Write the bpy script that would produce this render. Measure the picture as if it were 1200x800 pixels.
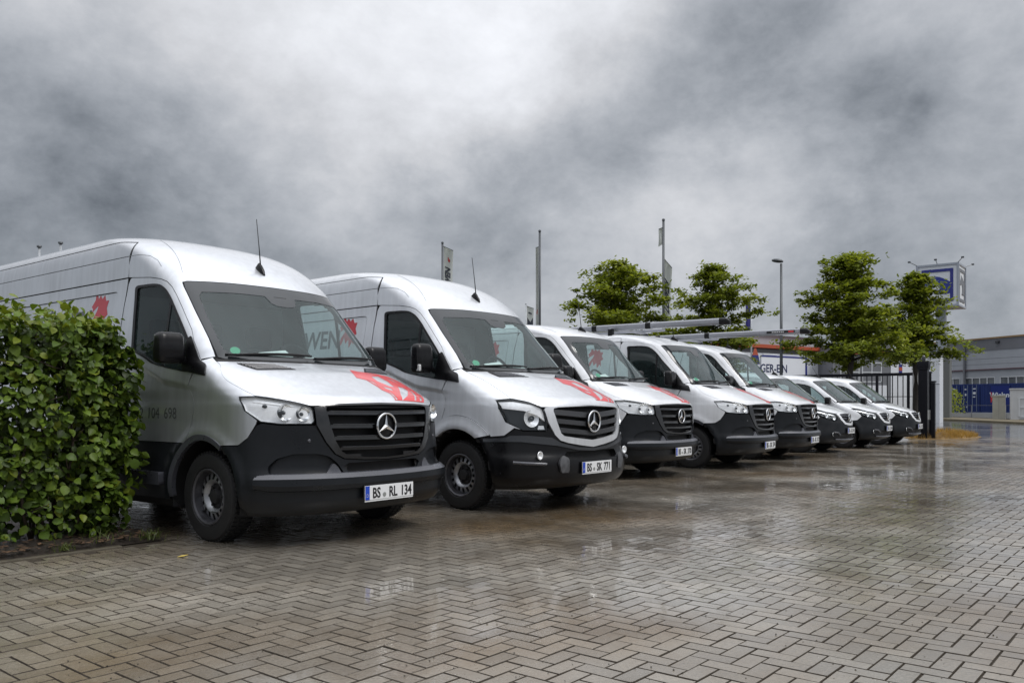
import bpy, bmesh, math, random
import numpy as np
from mathutils import Vector, Matrix
from mathutils.geometry import delaunay_2d_cdt

for o in list(bpy.data.objects):
    bpy.data.objects.remove(o)
scene = bpy.context.scene
COL = scene.collection
rnd = random.Random(7)
nrs = np.random.RandomState(11)

# ---------------------------------------------------------------- camera
FPX = 983.0
CAM_H = 1.0676
CAM_YAW = math.atan2(812.0, 983.0)          # world x = along the row of vans, y = towards their rear ends
FW = np.array([math.cos(CAM_YAW), math.sin(CAM_YAW)])
RT = np.array([math.sin(CAM_YAW), -math.cos(CAM_YAW)])
cd = bpy.data.cameras.new('camera')
cam = bpy.data.objects.new('camera', cd)
COL.objects.link(cam)
cd.sensor_width = 36.0
cd.lens = FPX / 1200.0 * 36.0
cd.shift_y = 74.0 / 1200.0
cd.clip_start = 0.1
cd.clip_end = 4000.0
cam.location = (0, 0, CAM_H)
cam.rotation_euler = (math.radians(90), 0, CAM_YAW - math.radians(90))
scene.camera = cam

# ---------------------------------------------------------------- world: overcast sky with cloud masses
SUN_AZ = (0.30, -0.95)
SUN_EL = math.radians(52)
world = bpy.data.worlds.new('World')
scene.world = world
world.use_nodes = True
wt = world.node_tree
wt.nodes.clear()


def wn(t, **kw):
    n = wt.nodes.new(t)
    for k, v in kw.items():
        setattr(n, k, v)
    return n


def wl(a, b):
    wt.links.new(a, b)


def wmath(op, a, b=None, clamp=False):
    n = wn('ShaderNodeMath', operation=op, use_clamp=clamp)
    for i, v in enumerate((a, b)):
        if v is None:
            continue
        if isinstance(v, (int, float)):
            n.inputs[i].default_value = v
        else:
            wl(v, n.inputs[i])
    return n.outputs[0]


def pix_dir(px, py):
    d = np.array([*(FW + RT * (px - 600.0) / FPX), (474.0 - py) / FPX])
    return d / np.linalg.norm(d)


tc = wn('ShaderNodeTexCoord')
nrm = wn('ShaderNodeVectorMath', operation='NORMALIZE')
wl(tc.outputs['Generated'], nrm.inputs[0])
DIR = nrm.outputs[0]
# ragged cloud edges: the direction is bent by noise before the masses are looked up
flat = wn('ShaderNodeMapping')
flat.inputs['Scale'].default_value = (1.0, 1.0, 1.45)
wl(DIR, flat.inputs['Vector'])
nz1 = wn('ShaderNodeTexNoise')
nz1.inputs['Scale'].default_value = 6.5
nz1.inputs['Detail'].default_value = 10
nz1.inputs['Roughness'].default_value = 0.62
wl(flat.outputs[0], nz1.inputs['Vector'])
sub = wn('ShaderNodeVectorMath', operation='SUBTRACT')
wl(nz1.outputs['Color'], sub.inputs[0])
sub.inputs[1].default_value = (0.5, 0.5, 0.5)
scl = wn('ShaderNodeVectorMath', operation='SCALE')
wl(sub.outputs[0], scl.inputs[0])
scl.inputs['Scale'].default_value = 0.17
add = wn('ShaderNodeVectorMath', operation='ADD')
wl(DIR, add.inputs[0])
wl(scl.outputs[0], add.inputs[1])
nrm2 = wn('ShaderNodeVectorMath', operation='NORMALIZE')
wl(add.outputs[0], nrm2.inputs[0])
WDIR = nrm2.outputs[0]
# (pixel in the photograph -> direction, sharpness, weight): bright breaks and dark banks of cloud
CLOUDS = [(470, 40, 50, .26), (330, 20, 70, .16), (560, 120, 80, .16), (640, 40, 80, .20), (200, 40, 90, .14), (400, 160, 90, .12), (720, 20, 120, .12),
          (700, 255, 220, .16), (770, 230, 180, .20), (850, 195, 160, .22), (930, 165, 150, .18), (1000, 225, 160, .12), (1090, 60, 160, .10),
          (50, 200, 60, -.16), (170, 170, 70, -.14), (270, 225, 90, -.12), (30, 70, 120, -.08),
          (430, 290, 170, -.16), (510, 262, 190, -.22), (590, 225, 200, -.26), (665, 180, 200, -.28), (745, 138, 200, -.28),
          (825, 104, 190, -.28), (905, 74, 170, -.24), (990, 40, 150, -.16),
          (1040, 122, 1300, -.16), (1035, 185, 1100, -.16), (985, 275, 240, -.14), (1070, 245, 240, -.12), (1160, 215, 200, -.08), (1185, 110, 120, -.06),
          (330, 330, 90, .06), (620, 330, 60, .05)]
tot = None
for px, py, k, w in CLOUDS:
    c = pix_dir(px, py)
    dp = wn('ShaderNodeVectorMath', operation='DOT_PRODUCT')
    wl(WDIR, dp.inputs[0])
    dp.inputs[1].default_value = tuple(c)
    e = wmath('MULTIPLY', wmath('SUBTRACT', dp.outputs['Value'], 1.0), float(k))
    e = wmath('MULTIPLY', wmath('EXPONENT', e), float(w * (.62 if w > 0 else .54)))
    tot = e if tot is None else wmath('ADD', tot, e)
# free cloud structure everywhere, also outside the frame
nz2 = wn('ShaderNodeTexNoise')
nz2.inputs['Scale'].default_value = 5.2
nz2.inputs['Detail'].default_value = 12
nz2.inputs['Roughness'].default_value = 0.62
nz2.inputs['Distortion'].default_value = 0.1
wl(flat.outputs[0], nz2.inputs['Vector'])
fine = wmath('MULTIPLY', wmath('SUBTRACT', nz2.outputs['Fac'], 0.5), 0.42)
sepd = wn('ShaderNodeSeparateXYZ')
wl(DIR, sepd.inputs[0])
zup = wmath('MAXIMUM', sepd.outputs['Z'], 0.0)
base = wmath('ADD', wmath('MULTIPLY', wmath('MULTIPLY', wmath('MULTIPLY', zup, zup), wmath('ADD', zup, 0.45)), 1.30), 0.345)          # an overcast sky is brightest overhead
base = wmath('ADD', base, wmath('MULTIPLY', wmath('MAXIMUM', wmath('SUBTRACT', 0.26, zup), 0.0), 0.34))   # paler towards the horizon
val = wmath('MAXIMUM', wmath('ADD', wmath('ADD', base, tot), wmath('MULTIPLY', fine, 1.7)), 0.10)
tint = wn('ShaderNodeValToRGB')
tint.color_ramp.elements[0].position = 0.12
tint.color_ramp.elements[0].color = (0.88, 0.98, 1.12, 1)
tint.color_ramp.elements[1].position = 0.62
tint.color_ramp.elements[1].color = (0.98, 1.0, 1.05, 1)
wl(val, tint.inputs[0])
cloudcol = wn('ShaderNodeVectorMath', operation='SCALE')
wl(tint.outputs['Color'], cloudcol.inputs[0])
wl(val, cloudcol.inputs['Scale'])
sky = wn('ShaderNodeTexSky', sky_type='NISHITA')
sky.sun_disc = False
sky.sun_elevation = SUN_EL
sky.sun_rotation = math.atan2(SUN_AZ[0], SUN_AZ[1])
skys = wn('ShaderNodeVectorMath', operation='SCALE')
wl(sky.outputs[0], skys.inputs[0])
skys.inputs['Scale'].default_value = 0.08
mixs = wn('ShaderNodeMix', data_type='RGBA')
mixs.inputs[0].default_value = 0.95          # share of the cloud cover over the clear sky
wl(skys.outputs[0], mixs.inputs[6])
wl(cloudcol.outputs[0], mixs.inputs[7])
bg = wn('ShaderNodeBackground')
bg.inputs['Strength'].default_value = 1.0
wl(mixs.outputs[2], bg.inputs['Color'])
wo = wn('ShaderNodeOutputWorld')
wl(bg.outputs[0], wo.inputs['Surface'])

sl = bpy.data.lights.new('sun', 'SUN')
sl.energy = 1.5
sl.angle = math.radians(24)
sl.color = (1.0, 0.975, 0.94)
sun = bpy.data.objects.new('sun', sl)
COL.objects.link(sun)
sun.location = (0, 0, 30)
sdir = Vector((SUN_AZ[0] * math.cos(SUN_EL), SUN_AZ[1] * math.cos(SUN_EL), math.sin(SUN_EL)))
sun.rotation_euler = sdir.to_track_quat('Z', 'Y').to_euler()

vs = scene.view_settings
vs.view_transform = 'Standard'
vs.look = 'None'
vs.exposure = 0.08
vs.gamma = 1.0
vs.use_curve_mapping = False
scene.render.resolution_x = 1024
scene.render.resolution_y = 682
scene.render.engine = 'CYCLES'
scene.cycles.max_bounces = 8
scene.cycles.transparent_max_bounces = 16
# ---------------------------------------------------------------- materials
MATS = {}


def mat(name, color=(.5, .5, .5), rough=.5, metal=0.0, coat=0.0, spec=.5, var=0.0, vscale=8.0, bump=0.0, bscale=60.0,
        rvar=0.0, emit=None, alpha_trans=None, island=0.0, coat_rough=.08, transl=0.0):
    if name in MATS:
        return MATS[name]
    m = bpy.data.materials.new(name)
    m.use_nodes = True
    nt = m.node_tree
    b = nt.nodes['Principled BSDF']
    b.inputs['Base Color'].default_value = (*color, 1)
    b.inputs['Roughness'].default_value = rough
    b.inputs['Metallic'].default_value = metal
    b.inputs['Coat Weight'].default_value = coat
    b.inputs['Coat Roughness'].default_value = coat_rough
    b.inputs['Specular IOR Level'].default_value = spec
    N = nt.nodes.new
    L = nt.links.new
    geo = N('ShaderNodeTexCoord')
    src = geo.outputs['Object']
    if var or rvar:
        nz = N('ShaderNodeTexNoise')
        nz.inputs['Scale'].default_value = vscale
        nz.inputs['Detail'].default_value = 6
        nz.inputs['Roughness'].default_value = .6
        L(src, nz.inputs['Vector'])
    if var:
        mr = N('ShaderNodeMapRange')
        mr.inputs['From Min'].default_value = .25
        mr.inputs['From Max'].default_value = .75
        mr.inputs['To Min'].default_value = 1 - var
        mr.inputs['To Max'].default_value = 1 + var
        L(nz.outputs['Fac'], mr.inputs['Value'])
        fac = mr.outputs[0]
        if island:
            gi = N('ShaderNodeNewGeometry')
            oi = N('ShaderNodeObjectInfo')
            ad = N('ShaderNodeMath')
            ad.operation = 'ADD'
            L(gi.outputs['Random Per Island'], ad.inputs[0])
            L(oi.outputs['Random'], ad.inputs[1])
            fr = N('ShaderNodeMath')
            fr.operation = 'FRACT'
            L(ad.outputs[0], fr.inputs[0])
            mi = N('ShaderNodeMapRange')
            mi.inputs['To Min'].default_value = 1 - island
            mi.inputs['To Max'].default_value = 1 + island
            L(fr.outputs[0], mi.inputs['Value'])
            mu = N('ShaderNodeMath')
            mu.operation = 'MULTIPLY'
            L(fac, mu.inputs[0])
            L(mi.outputs[0], mu.inputs[1])
            fac = mu.outputs[0]
        sc = N('ShaderNodeVectorMath')
        sc.operation = 'SCALE'
        sc.inputs[0].default_value = color
        L(fac, sc.inputs['Scale'])
        L(sc.outputs[0], b.inputs['Base Color'])
    if rvar:
        mr2 = N('ShaderNodeMapRange')
        mr2.inputs['From Min'].default_value = .3
        mr2.inputs['From Max'].default_value = .7
        mr2.inputs['To Min'].default_value = max(rough - rvar, .02)
        mr2.inputs['To Max'].default_value = rough + rvar
        L(nz.outputs['Fac'], mr2.inputs['Value'])
        L(mr2.outputs[0], b.inputs['Roughness'])
    if bump:
        nb = N('ShaderNodeTexNoise')
        nb.inputs['Scale'].default_value = bscale
        nb.inputs['Detail'].default_value = 3
        L(src, nb.inputs['Vector'])
        bp = N('ShaderNodeBump')
        bp.inputs['Strength'].default_value = bump
        bp.inputs['Distance'].default_value = .01
        L(nb.outputs['Fac'], bp.inputs['Height'])
        L(bp.outputs[0], b.inputs['Normal'])
    if emit:
        b.inputs['Emission Color'].default_value = (*emit[0], 1)
        b.inputs['Emission Strength'].default_value = emit[1]
    if transl:
        out = nt.nodes['Material Output']
        tr = N('ShaderNodeBsdfTranslucent')
        tr.inputs['Color'].default_value = (color[0] * 1.5, color[1] * 1.5, color[2] * .9, 1)
        mx = N('ShaderNodeMixShader')
        mx.inputs[0].default_value = transl
        L(b.outputs[0], mx.inputs[1])
        L(tr.outputs[0], mx.inputs[2])
        L(mx.outputs[0], out.inputs['Surface'])
    MATS[name] = m
    return m


def glass(name, tint=(.72, .80, .78), ior=1.5, rough=.0, drops=0.0):
    if name in MATS:
        return MATS[name]
    m = bpy.data.materials.new(name)
    m.use_nodes = True
    nt = m.node_tree
    nt.nodes.clear()
    N = nt.nodes.new
    L = nt.links.new
    out = N('ShaderNodeOutputMaterial')
    tr = N('ShaderNodeBsdfTransparent')
    tr.inputs['Color'].default_value = (*tint, 1)
    gl = N('ShaderNodeBsdfGlossy')
    gl.inputs['Roughness'].default_value = rough
    gl.inputs['Color'].default_value = (.96, 1.0, 1.0, 1)
    # thin pane: the same reflectance from either side
    ge = N('ShaderNodeNewGeometry')
    dt = N('ShaderNodeVectorMath')
    dt.operation = 'DOT_PRODUCT'
    L(ge.outputs['Normal'], dt.inputs[0])
    L(ge.outputs['Incoming'], dt.inputs[1])

    def mth(op, a, b_=None):
        n = N('ShaderNodeMath')
        n.operation = op
        for i, k in enumerate((a, b_)):
            if k is None:
                continue
            if isinstance(k, (int, float)):
                n.inputs[i].default_value = k
            else:
                L(k, n.inputs[i])
        return n.outputs[0]
    f0 = 1.15 * ((ior - 1) / (ior + 1)) ** 2
    pw = mth('POWER', mth('SUBTRACT', 1.0, mth('ABSOLUTE', dt.outputs['Value'])), 5.0)
    fr = mth('ADD', mth('MULTIPLY', pw, 1 - f0), f0)
    mx = N('ShaderNodeMixShader')
    L(fr, mx.inputs[0])
    L(tr.outputs[0], mx.inputs[1])
    L(gl.outputs[0], mx.inputs[2])
    if drops:
        # a film of rain: runs and beads scatter a little light
        tcn = N('ShaderNodeTexCoord')
        mp = N('ShaderNodeMapping')
        mp.inputs['Scale'].default_value = (1.6, .5, .16)
        L(tcn.outputs['Object'], mp.inputs[0])
        nz = N('ShaderNodeTexNoise')
        nz.inputs['Scale'].default_value = 26
        nz.inputs['Detail'].default_value = 5
        L(mp.outputs[0], nz.inputs['Vector'])
        bp = N('ShaderNodeBump')
        bp.inputs['Strength'].default_value = .03
        bp.inputs['Distance'].default_value = .004
        L(nz.outputs['Fac'], bp.inputs['Height'])
        nl = N('ShaderNodeTexNoise')
        nl.inputs['Scale'].default_value = 3.2
        nl.inputs['Detail'].default_value = 6
        L(mp.outputs[0], nl.inputs['Vector'])
        mr = N('ShaderNodeMapRange')
        mr.inputs['From Min'].default_value = .38
        mr.inputs['From Max'].default_value = .75
        mr.inputs['To Min'].default_value = drops * .70
        mr.inputs['To Max'].default_value = drops * 1.15
        L(nl.outputs['Fac'], mr.inputs['Value'])
        df = N('ShaderNodeBsdfDiffuse')
        df.inputs['Color'].default_value = (.38, .56, .56, 1)
        m2 = N('ShaderNodeMixShader')
        L(mr.outputs[0], m2.inputs[0])
        L(mx.outputs[0], m2.inputs[1])
        L(df.outputs[0], m2.inputs[2])
        L(m2.outputs[0], out.inputs['Surface'])
    else:
        L(mx.outputs[0], out.inputs['Surface'])
    MATS[name] = m
    return m


# ---------------------------------------------------------------- mesh helpers
class MB:
    def __init__(s):
        s.v = []
        s.f = []

    def add(s, vs, fs):
        o = len(s.v)
        s.v.extend([tuple(map(float, p)) for p in vs])
        s.f.extend([tuple(i + o for i in f) for f in fs])
        return s

    def box(s, c, d, rot=None, bev=0.0):
        x, y, z = [k / 2 for k in d]
        if bev <= 0:
            vs = [(-x, -y, -z), (x, -y, -z), (x, y, -z), (-x, y, -z), (-x, -y, z), (x, -y, z), (x, y, z), (-x, y, z)]
            fs = [(0, 3, 2, 1), (4, 5, 6, 7), (0, 1, 5, 4), (1, 2, 6, 5), (2, 3, 7, 6), (3, 0, 4, 7)]
        else:
            b = bev
            bm = bmesh.new()
            bmesh.ops.create_cube(bm, size=1)
            for v in bm.verts:
                v.co = Vector((v.co.x * d[0], v.co.y * d[1], v.co.z * d[2]))
            bmesh.ops.bevel(bm, geom=bm.edges[:], offset=b, segments=2, affect='EDGES', profile=.6)
            vs = [tuple(v.co) for v in bm.verts]
            for i, v in enumerate(bm.verts):
                v.index = i
            fs = [tuple(v.index for v in f.verts) for f in bm.faces]
            bm.free()
        M = rot if rot is not None else Matrix.Identity(3)
        return s.add([tuple(M @ Vector(p) + Vector(c)) for p in vs], fs)

    def tube(s, pts, r, n=8, caps=True):
        pts = [Vector(p) for p in pts]
        rs = r if isinstance(r, (list, tuple)) else [r] * len(pts)
        ring = []
        vs = []
        up = Vector((0, 0, 1))
        for i, p in enumerate(pts):
            t = (pts[min(i + 1, len(pts) - 1)] - pts[max(i - 1, 0)]).normalized()
            a = t.cross(up)
            if a.length < 1e-3:
                a = t.cross(Vector((1, 0, 0)))
            a.normalize()
            b = t.cross(a)
            for k in range(n):
                an = 2 * math.pi * k / n
                vs.append(p + (a * math.cos(an) + b * math.sin(an)) * rs[i])
        fs = []
        for i in range(len(pts) - 1):
            for k in range(n):
                k2 = (k + 1) % n
                fs.append((i * n + k, i * n + k2, (i + 1) * n + k2, (i + 1) * n + k))
        if caps:
            fs.append(tuple(range(n - 1, -1, -1)))
            fs.append(tuple((len(pts) - 1) * n + k for k in range(n)))
        return s.add(vs, fs)

    def lathe(s, prof, n=32, axis='X', c=(0, 0, 0), close=False):
        # prof: list of (r, t) with t along the axis
        vs = []
        for r, t in prof:
            for k in range(n):
                an = 2 * math.pi * k / n
                a, b = r * math.cos(an), r * math.sin(an)
                p = {'X': (t, a, b), 'Y': (a, t, b), 'Z': (a, b, t)}[axis]
                vs.append((p[0] + c[0], p[1] + c[1], p[2] + c[2]))
        fs = []
        m = len(prof)
        for i in range(m if close else m - 1):
            j = (i + 1) % m
            for k in range(n):
                k2 = (k + 1) % n
                fs.append((i * n + k, i * n + k2, j * n + k2, j * n + k))
        return s.add(vs, fs)

    def prism(s, poly, t, frame):
        # poly: 2D outline, extruded by t; frame(u, v, w) -> 3D
        n = len(poly)
        vs = [frame(u, v, 0) for u, v in poly] + [frame(u, v, t) for u, v in poly]
        fs = [tuple(range(n)), tuple(range(2 * n - 1, n - 1, -1))]
        for i in range(n):
            j = (i + 1) % n
            fs.append((i, i + n, j + n, j))
        return s.add(vs, fs)

    def build(s, name, m, parent=None, smooth=False, recalc=False):
        return mesh_obj(name, s.v, s.f, m, parent, smooth, recalc)


def mesh_obj(name, v, f, m, parent=None, smooth=False, recalc=False, angle=None, normals=None):
    me = bpy.data.meshes.new(name)
    me.from_pydata([tuple(p) for p in v], [], [tuple(q) for q in f])
    if recalc:
        bm = bmesh.new()
        bm.from_mesh(me)
        bmesh.ops.recalc_face_normals(bm, faces=bm.faces[:])
        bm.to_mesh(me)
        bm.free()
    if m is not None:
        me.materials.append(m)
    if smooth:
        me.polygons.foreach_set('use_smooth', [True] * len(me.polygons))
        if smooth == 'angle':
            try:
                me.set_sharp_from_angle(angle=math.radians(angle or 35))
            except Exception:
                pass
    me.update()
    if normals is not None:
        me.normals_split_custom_set_from_vertices([tuple(q) for q in normals])
    o = bpy.data.objects.new(name, me)
    COL.objects.link(o)
    if parent is not None:
        o.parent = parent
    return o


def fast_mesh(name, V, Q, m, parent=None):
    # V (n,3) and Q (k,4) numpy arrays
    me = bpy.data.meshes.new(name)
    me.vertices.add(len(V))
    me.vertices.foreach_set('co', V.astype(np.float32).ravel())
    k, c = Q.shape
    me.loops.add(k * c)
    me.loops.foreach_set('vertex_index', Q.astype(np.int32).ravel())
    me.polygons.add(k)
    me.polygons.foreach_set('loop_start', np.arange(0, k * c, c, dtype=np.int32))
    me.update(calc_edges=True)
    me.validate()
    me.shade_flat()
    if m is not None:
        me.materials.append(m)
    o = bpy.data.objects.new(name, me)
    COL.objects.link(o)
    if parent is not None:
        o.parent = parent
    return o


def empty(name, loc=(0, 0, 0), rz=0.0):
    o = bpy.data.objects.new(name, None)
    o.empty_display_size = .2
    COL.objects.link(o)
    o.location = loc
    o.rotation_euler = (0, 0, rz)
    return o


def tag(o, label=None, cat=None, group=None, kind=None):
    if label:
        o['label'] = label
    if cat:
        o['category'] = cat
    if group:
        o['group'] = group
    if kind:
        o['kind'] = kind
    return o


def copy_tree(o, parent=None):
    c = o.copy()
    COL.objects.link(c)
    c.parent = parent
    for ch in list(o.children):
        copy_tree(ch, c)
    return c


_fonts = {}


def text_geo(txt, size, extr=0.0, sx=1.0, bold=0.0):
    key = (txt, size, extr, sx, bold)
    if key in _fonts:
        return _fonts[key]
    cu = bpy.data.curves.new('t', 'FONT')
    cu.body = txt
    cu.size = size
    cu.extrude = extr
    cu.offset = bold
    cu.resolution_u = 3
    cu.align_x = 'CENTER'
    ob = bpy.data.objects.new('t', cu)
    COL.objects.link(ob)
    dg = bpy.context.evaluated_depsgraph_get()
    dg.update()
    me = bpy.data.meshes.new_from_object(ob.evaluated_get(dg))
    V = np.array([v.co[:] for v in me.vertices]).reshape(-1, 3)
    F = [tuple(p.vertices) for p in me.polygons]
    bpy.data.objects.remove(ob)
    bpy.data.curves.remove(cu)
    bpy.data.meshes.remove(me)
    V[:, 0] *= sx
    # centre vertically on the cap height
    _fonts[key] = (V, F)
    return V, F


def text_obj(name, txt, size, m, frame, parent=None, extr=.001, sx=1.0, bold=0.0):
    V, F = text_geo(txt, size, extr, sx, bold)
    return mesh_obj(name, [frame(*p) for p in V], F, m, parent)


def pip(P, poly):
    # points (n,2) inside polygon
    x, y = P[:, 0], P[:, 1]
    ins = np.zeros(len(P), bool)
    n = len(poly)
    j = n - 1
    for i in range(n):
        xi, yi = poly[i]
        xj, yj = poly[j]
        c = ((yi > y) != (yj > y))
        with np.errstate(divide='ignore', invalid='ignore'):
            xx = (xj - xi) * (y - yi) / ((yj - yi) if yj != yi else 1e-12) + xi
        ins ^= c & (x < xx)
        j = i
    return ins
# ---------------------------------------------------------------- van body surface
def pchip(xs, ys):
    xs = np.array(xs, float)
    ys = np.array(ys, float)
    h = np.diff(xs)
    d = np.diff(ys) / h
    m = np.zeros(len(xs))
    m[0] = d[0]
    m[-1] = d[-1]
    for i in range(1, len(xs) - 1):
        if d[i - 1] * d[i] > 0:
            w1 = 2 * h[i] + h[i - 1]
            w2 = h[i] + 2 * h[i - 1]
            m[i] = (w1 + w2) / (w1 / d[i - 1] + w2 / d[i])

    def f(x):
        x = np.clip(np.asarray(x, float), xs[0], xs[-1])
        i = np.clip(np.searchsorted(xs, x) - 1, 0, len(h) - 1)
        t = (x - xs[i]) / h[i]
        return (ys[i] * (1 + 2 * t) * (1 - t) ** 2 + m[i] * h[i] * t * (1 - t) ** 2
                + ys[i + 1] * t * t * (3 - 2 * t) + m[i + 1] * h[i] * t * t * (t - 1))
    return f


class Surf:
    """Body skin: horizontal outlines (front curve, straight side, rear corner) stacked in z.
    Domain (s, q): s = distance round the outline from the front centre line (signed), q = length along the front profile."""

    def __init__(s, tab, disp=None):
        T = np.array(tab, float)
        z = T[:, 0]
        s.z0, s.z1 = z[0], z[-1]
        s.yc, s.w, s.yk, s.n, s.yr = [pchip(z, T[:, k]) for k in range(1, 6)]
        s.disp = disp
        zz = np.linspace(s.z0, s.z1, 3000)
        yy = s.yc(zz)
        q = np.concatenate([[0], np.cumsum(np.hypot(np.diff(zz), np.diff(yy)))])
        s._zz, s._q = zz, q

    def q(s, z):
        return np.interp(z, s._zz, s._q)

    def z(s, q):
        return np.interp(q, s._q, s._zz)

    def Pa(s, a, z):
        a = np.asarray(a, float)
        z = np.asarray(z, float)
        a, z = np.broadcast_arrays(a, z)
        yc, w, yk, n, yr = s.yc(z), s.w(z), s.yk(z), s.n(z), s.yr(z)
        th = np.clip(a, 0, 1) * np.pi / 2
        x = w * np.sin(th) ** (2 / n)
        y = yc + (yk - yc) * (1 - np.maximum(np.cos(th), 0) ** (2 / n))
        b = np.clip(a - 1, 0, 1)
        y = np.where(a > 1, yk + b * (yr - .12 - yk), y)
        x = np.where(a > 1, w, x)
        t2 = np.clip(a - 2, 0, 1) * np.pi / 2
        y = np.where(a > 2, yr - .12 + .12 * np.sin(t2) ** .5, y)
        x = np.where(a > 2, w * np.maximum(np.cos(t2), 0) ** .35, x)
        return np.stack([x, y, z], -1)

    def P0(s, sg, q):
        # domain -> 3D, undisplaced
        sg = np.asarray(sg, float)
        z = s.z(np.asarray(q, float))
        sg, z = np.broadcast_arrays(sg, z)
        A = np.abs(sg)
        yc, w, yk, n, yr = s.yc(z), s.w(z), s.yk(z), s.n(z), s.yr(z)
        lo = np.zeros(A.shape)
        hi = np.full(A.shape, np.pi / 2)
        for _ in range(34):
            m = (lo + hi) / 2
            L = w * np.sin(m) ** (2 / n) + (yk - yc) * (1 - np.maximum(np.cos(m), 0) ** (2 / n))
            g = L < A
            lo = np.where(g, m, lo)
            hi = np.where(g, hi, m)
        th = (lo + hi) / 2
        side = A >= w + yk - yc
        x = np.where(side, w, w * np.sin(th) ** (2 / n))
        y = np.where(side, A - w + yc, yc + (yk - yc) * (1 - np.maximum(np.cos(th), 0) ** (2 / n)))
        return np.stack([np.where(sg < 0, -x, x), y, z], -1)

    def N(s, sg, q):
        e = 4e-3
        a = s.P0(sg + e, q) - s.P0(sg - e, q)
        qm = s._q[-1]
        b = s.P0(sg, np.minimum(q + e, qm)) - s.P0(sg, np.maximum(q - e, 0))
        n = np.cross(a, b)
        return n / np.maximum(np.linalg.norm(n, axis=-1, keepdims=True), 1e-12)

    def PN(s, sg, q):
        """displaced point and true normal, undisplaced normal"""
        sg = np.asarray(sg, float)
        q = np.asarray(q, float)
        e = 4e-3
        qm = s._q[-1]
        p = s.P0(sg, q)
        nb = [s.P0(sg + e, q), s.P0(sg - e, q), s.P0(sg, np.minimum(q + e, qm)), s.P0(sg, np.maximum(q - e, 0))]

        def nrm(k):
            n = np.cross(k[0] - k[1], k[2] - k[3])
            return n / np.maximum(np.linalg.norm(n, axis=-1, keepdims=True), 1e-12)
        n0 = nrm(nb)
        if s.disp is None:
            return p, n0, n0
        dd = lambda k: s.disp(np.abs(k[..., 0]), k[..., 1], k[..., 2])[..., None]
        n1 = nrm([k + n0 * dd(k) for k in nb])
        return p + n0 * dd(p), n1, n0

    def P(s, sg, q, off=0.0):
        p, n1, n0 = s.PN(sg, q)
        return p + n0 * (np.asarray(off)[..., None] if np.ndim(off) else off)

    # feature coordinates -> domain
    def S(s, y, z):          # side view
        yc, w, yk, n = float(s.yc(z)), float(s.w(z)), float(s.yk(z)), float(s.n(z))
        if y >= yk:
            return (w + y - yc, float(s.q(z)))
        c = max(0.0, 1 - max(0.0, (y - yc)) / (yk - yc)) ** (n / 2)
        x = w * (1 - c * c) ** (1 / n)
        return (x + y - yc, float(s.q(z)))

    def F(s, x, z):          # front view
        yc, w, yk, n = float(s.yc(z)), float(s.w(z)), float(s.yk(z)), float(s.n(z))
        u = min(1.0, abs(x) / w)
        y = yc + (yk - yc) * (1 - (1 - u ** n) ** (1 / n))
        v = abs(x) + y - yc
        return (-v if x < 0 else v, float(s.q(z)))

    def H(s, x, y, zl, zh):  # from above
        lo, hi = zl, zh
        for _ in range(40):
            m = (lo + hi) / 2
            v = s.F(x, m)
            if float(s.P0(v[0], v[1])[1]) < y:
                lo = m
            else:
                hi = m
        return s.F(x, lo)


def resample(poly, step, closed=True):
    out = []
    n = len(poly)
    for i in range(n if closed else n - 1):
        a = np.array(poly[i])
        b = np.array(poly[(i + 1) % n])
        k = max(1, int(math.ceil(np.linalg.norm(b - a) / step)))
        for t in range(k):
            out.append(tuple(a + (b - a) * t / k))
    if not closed:
        out.append(tuple(poly[-1]))
    return out


def rounded(poly, r, seg=4):
    """round the corners of a closed 2D outline"""
    out = []
    n = len(poly)
    for i in range(n):
        p = np.array(poly[i], float)
        a = np.array(poly[i - 1], float) - p
        b = np.array(poly[(i + 1) % n], float) - p
        la, lb = np.linalg.norm(a), np.linalg.norm(b)
        d = min(r, la * .45, lb * .45)
        p0, p1 = p + a / la * d, p + b / lb * d
        for t in np.linspace(0, 1, seg + 1):
            out.append(tuple((1 - t) ** 2 * p0 + 2 * t * (1 - t) * p + t * t * p1))
    return out


def chaikin(p, it=2):
    """smooth an open polyline, ends kept"""
    for _ in range(it):
        o = [p[0]]
        for i in range(len(p) - 1):
            a, b = np.array(p[i]), np.array(p[i + 1])
            if i > 0:
                o.append(tuple(a * .75 + b * .25))
            if i < len(p) - 2:
                o.append(tuple(a * .25 + b * .75))
        o.append(p[-1])
        p = o
    return p


def mirror_half(half):
    """half outline (s >= 0) from centre line to centre line -> full symmetric outline"""
    return list(half) + [(-x, y) for x, y in reversed(half) if abs(x) > 1e-6]


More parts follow.
